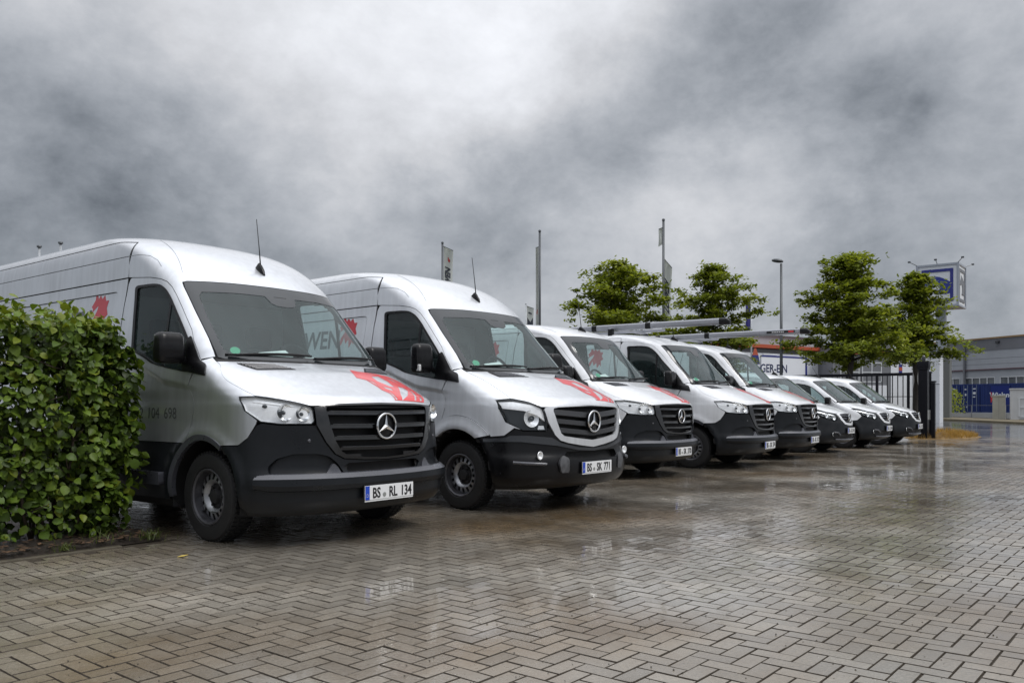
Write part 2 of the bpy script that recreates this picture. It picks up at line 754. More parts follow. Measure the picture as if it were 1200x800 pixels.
def panel(sf, name, poly, m, parent, off=0.0, thick=.010, holes=(), side=1, grid=.045, edge=.03, inner_off=None, flat=False):
    """A sheet that follows the body skin: outline and holes in the domain, edges turned inwards."""
    poly = resample(poly, edge)
    hs = [resample(h, edge) for h in holes]
    A = np.array(poly)
    lo, hi = A.min(0), A.max(0)
    gx = np.arange(lo[0] + grid * .5, hi[0], grid)
    gy = np.arange(lo[1] + grid * .5, hi[1], grid)
    pts = []
    if len(gx) and len(gy):
        G = np.stack(np.meshgrid(gx, gy), -1).reshape(-1, 2)
        k = pip(G, poly)
        for h in hs:
            k &= ~pip(G, h)
        G = G[k]
        # keep clear of the outline
        allb = np.array(poly + [p for h in hs for p in h])
        if len(G):
            dm = np.full(len(G), 9.0)
            for c in range(0, len(allb), 256):
                dd = np.linalg.norm(G[:, None] - allb[None, c:c + 256], axis=-1).min(1)
                dm = np.minimum(dm, dd)
            G = G[dm > grid * .4]
        pts = [tuple(g) for g in G]
    loops = [poly] + hs
    V = []
    E = []
    for lp in loops:
        o = len(V)
        V += lp
        E += [(o + i, o + (i + 1) % len(lp)) for i in range(len(lp))]
    V += pts
    r = delaunay_2d_cdt([Vector(p) for p in V], E, [], 0, 1e-6)
    V2 = np.array([tuple(v) for v in r[0]])
    F = np.array([f for f in r[2] if len(f) == 3])
    cen = V2[F].mean(1)
    k = pip(cen, poly)
    for h in hs:
        k &= ~pip(cen, h)
    F = F[k]
    # orientation: domain (s, q) counter-clockwise = outward
    a, b, c = V2[F[:, 0]], V2[F[:, 1]], V2[F[:, 2]]
    ar = (b[:, 0] - a[:, 0]) * (c[:, 1] - a[:, 1]) - (b[:, 1] - a[:, 1]) * (c[:, 0] - a[:, 0])
    F[ar < 0] = F[ar < 0][:, ::-1]
    F = F[np.abs(ar) > 1e-9]
    PB, N1, N0 = sf.PN(V2[:, 0], V2[:, 1])
    P = PB + N0 * off
    # boundary walls
    ec = {}
    for f in F:
        for i in range(3):
            e = (int(f[i]), int(f[(i + 1) % 3]))
            ec[e] = ec.get(e, 0) + 1
    bnd = [e for e in ec if (e[1], e[0]) not in ec]
    io = off - thick if inner_off is None else inner_off
    faces = [tuple(int(i) for i in f) for f in F]
    verts = [tuple(p) for p in P]
    if thick > 0 or inner_off is not None:
        Pi = PB + N0 * io
        mp = {}
        for e in bnd:
            for i in e:
                if i not in mp:
                    mp[i] = (len(verts), len(verts) + 1)
                    verts.append(tuple(P[i]))
                    verts.append(tuple(Pi[i]))
        for i, j in bnd:
            faces.append((mp[j][0], mp[i][0], mp[i][1], mp[j][1]))
    if side < 0:
        verts = [(-x, y, z) for x, y, z in verts]
        faces = [tuple(reversed(f)) for f in faces]
        N1 = N1 * np.array([-1, 1, 1])
    nrm_ = np.zeros((len(verts), 3))
    nrm_[:len(N1)] = N1
    o = mesh_obj(name, verts, faces, m, parent, smooth=True, normals=nrm_)
    return o


def base_shell(sf, name, cuts, m, parent, off=-.016):
    zl = sf.z(np.arange(0, sf._q[-1], .045))
    zl = np.append(zl, sf.z1)
    al = np.concatenate([np.linspace(0, 1, 40), np.linspace(1, 2, 90)[1:], np.linspace(2, 3, 9)[1:]])
    P = sf.Pa(al[:, None], zl[None, :])
    e = 2e-3
    da = sf.Pa(al[:, None] + e, zl[None]) - sf.Pa(np.maximum(al[:, None] - e, 0), zl[None])
    dz = sf.Pa(al[:, None], np.minimum(zl[None] + e, sf.z1)) - sf.Pa(al[:, None], np.maximum(zl[None] - e, sf.z0))
    Nn = np.cross(da, dz)
    Nn /= np.maximum(np.linalg.norm(Nn, axis=-1, keepdims=True), 1e-12)
    D = 0
    if sf.disp is not None:
        D = sf.disp(P[..., 0], P[..., 1], P[..., 2])[..., None]
    s_dom = P[..., 0] + P[..., 1] - sf.yc(P[..., 2])
    q_dom = np.broadcast_to(sf.q(zl)[None], s_dom.shape)
    s_dom = np.where((al > 2)[:, None], 99, s_dom)
    P = P + Nn * (off + D)
    na, nz = len(al), len(zl)
    idx = np.arange(na * nz).reshape(na, nz)
    Q = np.stack([idx[:-1, :-1], idx[1:, :-1], idx[1:, 1:], idx[:-1, 1:]], -1).reshape(-1, 4)
    sc = s_dom.reshape(-1)[Q].mean(1)
    qc = q_dom.reshape(-1)[Q].mean(1)
    keep = np.ones(len(Q), bool)
    for c in cuts:
        keep &= ~pip(np.stack([sc, qc], -1), c)
    Q = Q[keep]
    V = P.reshape(-1, 3)
    n = len(V)
    V2 = V * np.array([-1, 1, 1])
    faces = [tuple(map(int, f)) for f in Q] + [tuple(int(i) + n for i in f[::-1]) for f in Q]
    # close roof and floor across the centre line
    for j, rev in ((nz - 1, False), (0, True)):
        for i in range(na - 1):
            f = (int(idx[i, j]), int(idx[i + 1, j]), int(idx[i + 1, j]) + n, int(idx[i, j]) + n)
            faces.append(f[::-1] if rev else f)
    return mesh_obj(name, np.concatenate([V, V2]), faces, m, parent, smooth=True)


def skin_strip(sf, name, path, width, m, parent, off=.012, side=1, height=.004):
    """narrow raised bead along a domain path"""
    p = np.array(resample(path, .03, closed=False))
    t = np.gradient(p, axis=0)
    t /= np.maximum(np.linalg.norm(t, axis=1, keepdims=True), 1e-9)
    nn = np.stack([-t[:, 1], t[:, 0]], 1)
    rows = [sf.P(p[:, 0] + nn[:, 0] * k * width, p[:, 1] + nn[:, 1] * k * width, o)
            for k, o in ((-.5, off - .004), (-.3, off + height), (.3, off + height), (.5, off - .004))]
    V = np.concatenate(rows)
    n = len(p)
    f = []
    for r in range(3):
        for i in range(n - 1):
            f.append((r * n + i, r * n + i + 1, (r + 1) * n + i + 1, (r + 1) * n + i))
    if side < 0:
        V = V * np.array([-1, 1, 1])
        f = [q[::-1] for q in f]
    return mesh_obj(name, V, f, m, parent, smooth=True)


def skin_rows(sf, name, rows, m, parent):
    """faceted moulding: rows of domain points, each with its own stand-off"""
    R_ = []
    k = 60
    for path, off in rows:
        p = np.array(resample(path, .01, closed=False))
        i = np.linspace(0, len(p) - 1, k)
        q = np.stack([np.interp(i, np.arange(len(p)), p[:, c]) for c in (0, 1)], 1)
        R_.append(sf.P(q[:, 0], q[:, 1], off))
    V = []
    f = []
    for r in range(len(R_) - 1):
        o = len(V)
        V += [tuple(x) for x in R_[r]] + [tuple(x) for x in R_[r + 1]]
        f += [(o + i + 1, o + i, o + k + i, o + k + i + 1) for i in range(k - 1)]
    return mesh_obj(name, V, f, m, parent, smooth=True)


def skin_bar(sf, name, path, m, parent, h=.03, d0=-.05, d1=.01, mat2=None):
    """bar across the front: follows the outline, box section (height h, from depth d0 to d1)"""
    p = np.array(resample(path, .04, closed=False))
    rows = [sf.P(p[:, 0], p[:, 1] + dq, o) for dq, o in
            ((-h / 2, d0), (-h / 2, d1 - .006), (-h / 2 + .004, d1), (h / 2 - .004, d1), (h / 2, d1 - .006), (h / 2, d0))]
    V = np.concatenate(rows)
    n = len(p)
    f = []
    for r in range(6):
        r2 = (r + 1) % 6
        for i in range(n - 1):
            f.append((r * n + i, r * n + i + 1, r2 * n + i + 1, r2 * n + i))
    return mesh_obj(name, V, f, m, parent, smooth='angle')
# ---------------------------------------------------------------- van materials
def paint(name, color, rough, metal):
    """car paint under rain: faint runs down the sheet metal, fine beads on the clear coat"""
    m = bpy.data.materials.new(name)
    m.use_nodes = True
    nt = m.node_tree
    b = nt.nodes['Principled BSDF']
    N, L = nt.nodes.new, nt.links.new
    tc_ = N('ShaderNodeTexCoord')
    mp = N('ShaderNodeMapping')
    mp.inputs['Scale'].default_value = (9, 9, .7)
    L(tc_.outputs['Object'], mp.inputs[0])
    n1 = N('ShaderNodeTexNoise')
    n1.inputs['Scale'].default_value = 2.0
    n1.inputs['Detail'].default_value = 6
    L(mp.outputs[0], n1.inputs['Vector'])
    n2 = N('ShaderNodeTexNoise')
    n2.inputs['Scale'].default_value = 1.7
    n2.inputs['Detail'].default_value = 5
    L(tc_.outputs['Object'], n2.inputs['Vector'])
    mu = N('ShaderNodeMath')
    mu.operation = 'MULTIPLY'
    L(n1.outputs['Fac'], mu.inputs[0])
    L(n2.outputs['Fac'], mu.inputs[1])
    mr = N('ShaderNodeMapRange')
    mr.inputs['From Min'].default_value = .12
    mr.inputs['From Max'].default_value = .40
    mr.inputs['To Min'].default_value = 1.04
    mr.inputs['To Max'].default_value = .86
    L(mu.outputs[0], mr.inputs['Value'])
    sc = N('ShaderNodeVectorMath')
    sc.operation = 'SCALE'
    sc.inputs[0].default_value = color
    L(mr.outputs[0], sc.inputs['Scale'])
    L(sc.outputs[0], b.inputs['Base Color'])
    mr2 = N('ShaderNodeMapRange')
    mr2.inputs['From Min'].default_value = .3
    mr2.inputs['From Max'].default_value = .7
    mr2.inputs['To Min'].default_value = rough - .05
    mr2.inputs['To Max'].default_value = rough + .08
    L(n2.outputs['Fac'], mr2.inputs['Value'])
    L(mr2.outputs[0], b.inputs['Roughness'])
    b.inputs['Metallic'].default_value = metal
    b.inputs['Coat Weight'].default_value = .85
    b.inputs['Coat Roughness'].default_value = .05
    vo = N('ShaderNodeTexVoronoi')
    vo.inputs['Scale'].default_value = 95
    vo.inputs['Randomness'].default_value = 1
    L(tc_.outputs['Object'], vo.inputs['Vector'])
    bd = N('ShaderNodeMapRange')
    bd.inputs['From Min'].default_value = .0
    bd.inputs['From Max'].default_value = .32
    bd.inputs['To Min'].default_value = 1
    bd.inputs['To Max'].default_value = 0
    L(vo.outputs['Distance'], bd.inputs['Value'])
    bp = N('ShaderNodeBump')
    bp.inputs['Strength'].default_value = .22
    bp.inputs['Distance'].default_value = .002
    L(bd.outputs[0], bp.inputs['Height'])
    L(bp.outputs[0], b.inputs['Coat Normal'])
    MATS[name] = m
    return m


WHITE = paint('van_white_paint', (.70, .715, .74), .32, 0.0)
SILVER = paint('van_silver_paint', (.66, .68, .71), .38, .86)
PALE = paint('van_pale_paint', (.70, .72, .75), .37, .5)
SHELL = mat('van_inner_shell', (.012, .012, .013), .75)
PLAST = mat('van_grey_plastic', (.0085, .010, .0125), .36, coat=.06, spec=.28, var=.25, vscale=3.5, bump=.06, bscale=420, rvar=.12)
PLASTL = mat('van_trim_lit_ledge', (.060, .062, .074), .30, coat=.35, var=.15, vscale=5, rvar=.1)  # pale trim plastic; on the bumper ledge top it paints in the sky highlight
BLACK = mat('van_black_trim', (.004, .004, .005), .33, coat=.05, spec=.30, rvar=.08, vscale=9)
MATBLK = mat('van_matt_black', (.009, .009, .010), .7)
RUBBER = mat('tyre_rubber', (.012, .012, .013), .62, var=.25, vscale=20, bump=.25, bscale=130)
STEEL = mat('wheel_steel', (.34, .35, .37), .38, metal=.75, var=.25, vscale=14, rvar=.1)
STEELR = mat('wheel_rim_dark', (.10, .10, .11), .42, metal=.6, var=.25, vscale=14, rvar=.1)
STEELD = mat('wheel_dark', (.03, .03, .032), .5, metal=.3)
CHROME = mat('chrome', (.78, .79, .80), .12, metal=1.0)
REFLECT = mat('lamp_reflector', (.86, .88, .90), .22, metal=.35, var=.12, vscale=30, bump=.15, bscale=40)
GLOSSBLK = mat('grille_gloss_black', (.004, .004, .005), .16, coat=.8, spec=.6)
EDGEGL = mat('grille_edge_glint', (.060, .063, .070), .22, metal=.4, coat=.6)  # paler than the bars: their upper highlight put into colour
LAMPW = mat('lamp_white', (.90, .91, .92), .30, metal=.05, coat=.5, var=.10, vscale=30)
LAMPDK = mat('lamp_dark', (.05, .055, .06), .3, metal=.5)
LENSG = glass('lamp_lens', (.97, .98, .99), 1.38)
WSG = glass('windscreen_glass', (.74, .85, .84), 1.50, drops=.05)
SWG = glass('side_glass', (.60, .70, .69), 1.48, drops=.03)
FRIT = mat('glass_black_band', (.018, .022, .025), .12, coat=.2, spec=.5)
CABIN = mat('cabin_dark', (.030, .032, .035), .7)
SEAT = mat('seat_fabric', (.020, .021, .024), .85, bump=.2, bscale=200)
BULK = mat('bulkhead_grey', (.17, .185, .19), .7)
CABL = mat('cabin_light', (.30, .32, .33), .7)
PAPER = mat('paper', (.80, .81, .80), .7)
RED = mat('decal_red', (.62, .035, .04), .35, coat=.5, var=.08, vscale=12)
SIDERED = mat('decal_side_red', (.50, .03, .045), .4, coat=.3)
LETTER = mat('decal_dark_grey', (.075, .08, .09), .4, coat=.3)
PLWH = mat('plate_white', (.76, .77, .78), .35, coat=.2)
PLBL = mat('plate_blue', (.012, .06, .46), .35, coat=.2)
PLBK = mat('plate_black', (.008, .008, .01), .4)
GREEN = mat('sticker_green', (.01, .32, .15), .5)
AMBER = mat('lamp_amber', (.65, .22, .03), .3)
MIRG = mat('mirror_glass', (.85, .87, .88), .03, metal=1.0)

R = 5.95
S907 = [(.22, .14, .91, .70, 2.8, R), (.28, .04, .955, .66, 2.9, R), (.36, 0, .975, .65, 3, R), (.50, -.01, .985, .66, 3.0, R),
        (.60, .01, .985, .75, 2.9, R), (.75, .01, .987, .85, 2.9, R), (.90, .015, .99, .92, 2.95, R), (1.05, .04, .99, .95, 3, R),
        (1.12, .09, .985, .95, 2.8, R), (1.17, .19, .985, .97, 2.6, R), (1.24, .35, .98, 1.02, 2.5, R), (1.32, .55, .97, 1.1, 2.5, R),
        (1.38, .73, .96, 1.2, 2.6, R), (1.42, .83, .953, 1.32, 2.9, R), (1.5, .90, .945, 1.38, 2.9, R), (1.8, 1.165, .905, 1.63, 2.75, R),
        (2.12, 1.45, .865, 1.9, 2.6, R)]
ROOF_HIGH = [(2.22, 1.56, .86, 2.05, 2.7, R), (2.37, 1.78, .85, 2.3, 2.7, R), (2.50, 2.05, .83, 2.6, 2.6, R - .02),
             (2.58, 2.3, .795, 2.85, 2.5, R - .05), (2.635, 2.6, .72, 3.15, 2.4, R - .1), (2.67, 3.0, .58, 3.6, 2.4, R - .3),
             (2.69, 3.45, .32, 4.1, 2.4, R - .8), (2.696, 3.8, .05, 4.4, 2.4, R - 1.1)]
ROOF_LOW = [(2.2, 1.60, .845, 2.1, 2.6, R), (2.27, 1.82, .81, 2.35, 2.5, R - .02), (2.325, 2.12, .74, 2.6, 2.4, R - .06),
            (2.36, 2.5, .62, 3.0, 2.4, R - .15), (2.38, 3.0, .4, 3.5, 2.4, R - .5), (2.386, 3.4, .22, 3.9, 2.4, R - .8),
            (2.388, 3.7, .05, 4.2, 2.4, R - 1.1)]


def sstep(a, b, x):
    t = np.clip((x - a) / (b - a), 0, 1)
    return t * t * (3 - 2 * t)


AXF, AXR, RARCH = 1.0, 4.665, .475


def disp_sprinter(x, y, z):
    d = np.zeros(np.broadcast(x, y, z).shape)
    sd = sstep(.80, .93, x)
    for yc in (AXF, AXR):
        r = np.hypot(y - yc, z - .36)
        d = d + .018 * np.exp(-((r - .49) / .06) ** 2) * sd * sstep(.25, .40, z)
    zl = np.interp(y, [1.0, 1.18, 1.6, 2.1, 2.5, 5.9], [1.21, 1.23, 1.285, 1.45, 1.46, 1.46])
    d = d - .024 * sstep(0, .06, zl - z) * (1 - sstep(.30, .75, zl - z)) * sstep(1.0, 1.35, y) * sd
    return d


def arc(yc, zc, r, a0, a1, n=16):
    return [(yc + r * math.cos(math.radians(a)), zc + r * math.sin(math.radians(a))) for a in np.linspace(a0, a1, n)]


def inset(poly, d):
    p = np.array(poly, float)
    n = len(p)
    ar = sum(p[i - 1][0] * p[i][1] - p[i][0] * p[i - 1][1] for i in range(n))
    sg = 1 if ar > 0 else -1
    out = []
    for i in range(n):
        a, b, c = p[i - 1], p[i], p[(i + 1) % n]
        e1 = (b - a) / max(np.linalg.norm(b - a), 1e-9)
        e2 = (c - b) / max(np.linalg.norm(c - b), 1e-9)
        n1 = np.array([-e1[1], e1[0]]) * sg
        n2 = np.array([-e2[1], e2[0]]) * sg
        m = n1 + n2
        l = np.linalg.norm(m)
        m = m / l if l > 1e-6 else n1
        k = d / max(.45, float(m @ n1))
        out.append(tuple(b + m * k))
    return out


def both(fn):
    return fn(-1), fn(1)


# ---------------------------------------------------------------- shared van parts
def make_wheel(parent, x, y, r=.35, width=.225, rim=.215, holes=16, sgn=-1):
    w = empty('wheel', (x, y, r))
    w.parent = parent
    o = sgn
    hw = width / 2
    mb = MB()
    prof = [(rim, -hw * .75), (rim + .015, -hw * .95), (r - .05, -hw * 1.0), (r - .018, -hw * .92), (r - .004, -hw * .70),
            (r, -hw * .35), (r, hw * .35), (r - .004, hw * .70), (r - .018, hw * .92), (r - .05, hw), (rim + .015, hw * .95), (rim, hw * .75)]
    mb.lathe(prof, 56, 'X', close=True)
    # tread blocks
    for k in range(56):
        a = 2 * math.pi * k / 56
        for t, s in ((-.55, 0), (.55, .5), (0.0, .25)):
            an = a + s * 2 * math.pi / 56
            c = Vector((t * hw, math.cos(an) * (r - .001), math.sin(an) * (r - .001)))
            M = Matrix.Rotation(an, 3, 'X')
            mb.box(c, (hw * .40, .014, .024), M)
    mb.build('tyre', RUBBER, w, smooth='angle')
    ox = o * hw
    mb = MB()
    prof = [(rim + .004, ox * .78), (rim + .006, ox * .90), (rim - .004, ox * .93), (rim - .016, ox * .85), (rim - .020, ox * .30), (rim - .03, -ox * .6)]
    mb.lathe(prof, 48, 'X')
    mb.build('rim', STEELR, w, smooth='angle')
    # pierced disc: ring of holes between two radii
    mb = MB()
    r0, r1 = rim * .56, rim * .90
    n = holes
    xs = [(r0 * .82, ox * .20), (r0, ox * .46), (r0 + (r1 - r0) * .18, ox * .50)]
    mb.lathe(xs, 48, 'X')
    x1 = ox * .50
    ra, rb = r0 + (r1 - r0) * .18, r0 + (r1 - r0) * .86
    for k in range(n):
        a0 = 2 * math.pi * (k + .28) / n
        a1 = 2 * math.pi * (k + .72) / n
        # spoke web between two holes
        vs = []
        for a, rr, xx in ((a0, ra, x1), (a1, ra, x1), (a1 + .03, rb, ox * .36), (a0 - .03, rb, ox * .36)):
            vs.append((xx, rr * math.cos(a), rr * math.sin(a)))
        mb.add(vs, [(0, 1, 2, 3)])
    mb.lathe([(rb, ox * .36), (r1, ox * .30), (rim - .018, ox * .26)], 48, 'X')
    mb.build('disc', STEEL, w, smooth='angle')
    mb = MB()
    mb.lathe([(rim - .022, ox * .16), (.004, ox * .16)], 32, 'X')
    mb.lathe([(r0 * .82, ox * .20), (r0 * .80, ox * .16), (r0 * .5, ox * .22), (r0 * .42, ox * .5), (.002, ox * .56)], 32, 'X')
    for k in range(6):
        a = 2 * math.pi * k / 6
        mb.lathe([(.014, ox * .18), (.013, ox * .36), (.001, ox * .38)], 8, 'X',
                 (0, math.cos(a) * r0 * .66, math.sin(a) * r0 * .66))
    mb.build('hub', STEELD, w, smooth='angle')
    return w


def make_wells(parent, pts, rw=.47, x0=.45, x1=.965):
    for (yc, zc) in pts:
        for sg in (-1, 1):
            mb = MB()
            P = arc(yc, zc, rw, -15, 195, 24)
            vs = [(sg * x1, y, z) for y, z in P] + [(sg * x0, y, z) for y, z in P]
            n = len(P)
            fs = [(i, i + 1, n + i + 1, n + i) for i in range(n - 1)] + [tuple(range(n, 2 * n))]
            mb.add(vs, fs)
            mb.build('wheel_well', MATBLK, parent, smooth='angle')


def make_star(parent, c, R_, name='star_emblem'):
    e = MB()
    n = 40
    ring = []
    tw = R_ * .085
    vs = []
    for k in range(n):
        a = 2 * math.pi * k / n
        for j in range(8):
            b = 2 * math.pi * j / 8
            rr = R_ + tw * math.cos(b)
            vs.append((c[0] + rr * math.sin(a), c[1] + tw * 1.1 * math.sin(b), c[2] + rr * math.cos(a)))
    fs = []
    for k in range(n):
        for j in range(8):
            fs.append((k * 8 + j, k * 8 + (j + 1) % 8, ((k + 1) % n) * 8 + (j + 1) % 8, ((k + 1) % n) * 8 + j))
    e.add(vs, fs)
    for k in range(3):
        a = 2 * math.pi * k / 3
        u = np.array([math.sin(a), math.cos(a)])
        v = np.array([u[1], -u[0]])
        tip = u * R_ * .98
        ctr = np.zeros(2)
        b = R_ * .20
        lft = u * b * .55 + v * b * .95
        rgt = u * b * .55 - v * b * .95
        pts = [(tip, 0), (lft, 0), (ctr, -.012), (rgt, 0), (ctr, .01)]
        vs = [(c[0] + p[0], c[1] + d, c[2] + p[1]) for p, d in pts]
        e.add(vs, [(0, 1, 2), (0, 2, 3), (0, 3, 4), (0, 4, 1)])
    s = e.build(name, CHROME, parent, smooth='angle')
    b = MB()
    b.lathe([(R_ * 1.12, .004), (R_ * 1.12, .02), (R_ * .98, .012), (.001, .012)], 36, 'Y', c)
    b.build('emblem_backing', BLACK, s, smooth='angle')
    return s


def make_plate(parent, y, z, txt, rx=0.0, wdt=.52, hgt=.11):
    p = empty('number_plate', (0, y, z))
    p.parent = parent
    p.rotation_euler = (rx, 0, 0)
    MB().box((0, .004, -.004), (wdt + .016, .008, hgt + .022), bev=.003).build('plate_holder', PLBK, p)
    MB().box((0, -.003, 0), (wdt, .005, hgt), bev=.0015).build('plate_sheet', PLWH, p)
    MB().box((-wdt / 2 + .024, -.0065, 0), (.042, .003, hgt - .004)).build('blue_band', PLBL, p)
    fr = lambda a, b, c: (-wdt / 2 + .024 + a, -.0085, b - .032)
    text_obj('country_letter', 'D', .035, PLWH, fr, p)
    MB().box((.0, -.0005, -hgt / 2 - .008), (wdt, .004, .010)).build('holder_strip', PLWH, p)
    a, b, c = txt.split(' ')
    for t, cx in ((a, -.142), (b, .035), (c, .178)):
        text_obj('plate_characters', t, .112, PLBK, lambda u, v, w, cx=cx: (cx + u, -.0068 - w, v - .041), p, extr=.0012, sx=.74, bold=.0022)
    mb = MB()
    mb.lathe([(.018, -.0075), (.016, -.0085), (.001, -.0085)], 14, 'Y', (-.058, 0, -.022))
    mb.build('plate_seal', mat('plate_seal_grey', (.25, .26, .25), .5), p)
    return p


def make_mirror(parent, door_side, x, y, z, w=.225, h=.25, d=.13, blinker=False):
    sg = door_side
    m = empty('mirror', (0, 0, 0))
    m.parent = parent
    bm = bmesh.new()
    bmesh.ops.create_cube(bm, size=1)
    bmesh.ops.subdivide_edges(bm, edges=bm.edges[:], cuts=3, use_grid_fill=True)
    for v in bm.verts:
        p = v.co
        sx, sy, sz = p.x * 2, p.y * 2, p.z * 2
        # superellipsoid, deeper at the bottom, slimmer to the top
        k = 1 / max(1e-6, (abs(sx) ** 4 + abs(sy) ** 4 + abs(sz) ** 4) ** .25)
        l = max(abs(sx), abs(sy), abs(sz))
        f = k * l if l > 0 else 1
        q = Vector((sx * (.35 + .65 * f), sy * (.3 + .7 * f), sz * (.4 + .6 * f)))
        tp = 1 - .10 * max(0, q.z)
        yy = q.y * d / 2 * tp
        if q.y < 0:
            yy *= 1.1 - .35 * abs(q.z) ** 2
        v.co = Vector((q.x * w / 2 * tp, yy, q.z * h / 2))
    bmesh.ops.subdivide_edges(bm, edges=bm.edges[:], cuts=1, use_grid_fill=True, smooth=.6)
    vs = [(v.co.x + sg * x, v.co.y + y, v.co.z + z) for v in bm.verts]
    for i, v in enumerate(bm.verts):
        v.index = i
    fs = [tuple(v.index for v in f.verts) for f in bm.faces]
    bm.free()
    mesh_obj('mirror_housing', vs, fs, BLACK, m, smooth=True)
    MB().box((sg * x, y + d / 2 + .002, z + .03), (w * .78, .006, h * .58), bev=.002).build('mirror_glass', MIRG, m)
    MB().box((sg * (x - w * .42), y + .01, z - h * .36), (w * .75, .075, .055), bev=.014).build('mirror_arm', BLACK, m, smooth='angle')
    if blinker:
        MB().box((sg * (x + w * .40), y - d * .36, z - h * .32), (.035, .05, .07), bev=.012).build('indicator', mat('indicator_clear', (.7, .7, .7), .2, metal=.4), m)
    return m


def make_cabin(parent, w=.84, zd=1.41, yd0=1.02, yd1=1.5, ybk=2.42, zb=2.05, sc=1.0):
    mb = MB()
    mb.box((0, (yd0 + yd1) / 2, zd - .25), (2 * w, yd1 - yd0, .46), bev=.07)
    mb.box((.42, yd1 - .10, zd + .02), (.42, .2, .10), bev=.04)
    mb.build('dashboard', CABIN, parent, smooth='angle')
    for cx, wd in ((.45 * sc, .50), (-.33 * sc, .86 * sc)):
        s = empty('seat', (cx, 0, 0))
        s.parent = parent
        MB().box((0, ybk - .45, zd - .52), (wd, .52, .16), bev=.05).build('cushion', SEAT, s, smooth='angle')
        M = Matrix.Rotation(math.radians(-12), 3, 'X')
        MB().box((0, ybk - .17, zd - .13), (wd, .13, .66), M, bev=.05).build('backrest', SEAT, s, smooth='angle')
        for hx in ((0,) if wd < .6 else (-wd * .26, wd * .26)):
            MB().box((hx, ybk - .11, zd + .32), (.26, .10, .22), M, bev=.04).build('headrest', SEAT, s, smooth='angle')
    MB().box((0, ybk + .02, (.5 + zb) / 2), (2 * w - .04, .03, zb - .5)).build('bulkhead', BULK, parent)
    # steering wheel
    mb = MB()
    M = Matrix.Rotation(math.radians(62), 3, 'X')
    pts = [M @ Vector((.19 * math.cos(a), .19 * math.sin(a), 0)) + Vector((.42 * sc, yd1 + .16, zd + .06)) for a in np.linspace(0, 2 * math.pi, 29)]
    mb.tube(pts, .016, 8, caps=False)
    c = Vector((.42 * sc, yd1 + .16, zd + .06))
    for a in (0, 2.09, 4.19):
        mb.tube([c, M @ Vector((.19 * math.sin(a), -.19 * math.cos(a), 0)) + c], .013, 6)
    mb.tube([c, c + Vector((0, -.3, -.14))], .03, 8)
    mb.build('steering_wheel', SEAT, parent, smooth='angle')


def make_antenna(parent, sf, y, length=.43, lean=.06):
    zz = np.linspace(sf.z0, sf.z1, 2000)
    z = float(np.interp(y, sf.yc(zz)[1400:], zz[1400:])) if False else None
    yc = sf.yc(zz)
    i = int(np.argmin(np.abs(yc - y) + (zz < 1.5) * 9)) if zz[-1] > 2 else int(np.argmin(np.abs(yc - y) + (zz < 1.3) * 9))
    z = float(zz[i]) + .008
    sl = math.atan2(float(zz[min(i + 20, 1999)] - zz[max(i - 20, 0)]), float(yc[min(i + 20, 1999)] - yc[max(i - 20, 0)]))
    a = empty('antenna', (0, y, z))
    a.parent = parent
    M = Matrix.Rotation(sl, 3, 'X')
    mb = MB()
    # fin: tapered foot
    prof = [(-.075, .0), (-.04, .030), (.02, .052), (.06, .050), (.075, .0)]
    V = []
    for k, (yy, hh) in enumerate(prof):
        hw = .008 + .024 * (1 - abs(yy) / .09)
        for (x, zz_) in ((-hw, -.012), (-hw * .55, hh * .8), (0, hh), (hw * .55, hh * .8), (hw, -.012)):
            V.append(tuple(M @ Vector((x, yy, zz_))))
    fs = []
    for k in range(len(prof) - 1):
        for j in range(4):
            fs.append((k * 5 + j, k * 5 + j + 1, (k + 1) * 5 + j + 1, (k + 1) * 5 + j))
    mb.add(V, fs)
    mb.build('antenna_foot', BLACK, a, smooth='angle')
    p0 = M @ Vector((0, .03, .04))
    mb = MB()
    mb.tube([p0, p0 + Vector((0, lean * .3, length * .35)), p0 + Vector((0, lean, length))], [.007, .0045, .0035], 6)
    mb.build('antenna_mast', BLACK, a, smooth=True)
    return a


def reflector(mb, c, r, d, axis=(0, -1, 0)):
    ax = Vector(axis).normalized()
    q = Vector((0, -1, 0)).rotation_difference(ax).to_matrix()
    prof = [(r * t, -d * (t * t)) for t in np.linspace(.08, 1, 8)]
    n = 20
    V = []
    for rr, t in prof:
        for k in range(n):
            a = 2 * math.pi * k / n
            V.append(tuple(q @ Vector((rr * math.cos(a), t, rr * math.sin(a))) + Vector(c)))
    F = []
    for i in range(len(prof) - 1):
        for k in range(n):
            F.append((i * n + k, i * n + (k + 1) % n, (i + 1) * n + (k + 1) % n, (i + 1) * n + k))
    mb.add(V, F)


LION_OUT = [(.236, .70), (.30, .655), (.41, .64), (.498, .634), (.60, .61), (.672, .517), (.685, .387), (.655, .246), (.608, .167), (.555, .118),
            (.178, .072), (.19, .11), (.205, .17), (.177, .228), (.187, .328), (.186, .430), (.117, .475), (.150, .541)]
LION_HOLES = [[(.485, .36), (.534, .346), (.534, .29), (.40, .155), (.262, .078), (.315, .15)],
              [(.336, .535), (.44, .56), (.448, .45), (.410, .325), (.356, .332), (.306, .427)],
              [(.200, .455), (.235, .39), (.200, .265), (.214, .359)],
              [(.655, .43), (.563, .23), (.452, .105), (.425, .10), (.516, .199)],
              [(.245, .225), (.218, .115), (.212, .08), (.194, .08), (.20, .125)],
              [(.588, .21), (.565, .150), (.535, .122), (.505, .115)],
              [(.52, .56), (.58, .52), (.60, .44), (.57, .47), (.53, .52)],
              [(.30, .615), (.40, .610), (.49, .60), (.40, .592)], [(.262, .31), (.325, .275), (.30, .225), (.255, .262)]]
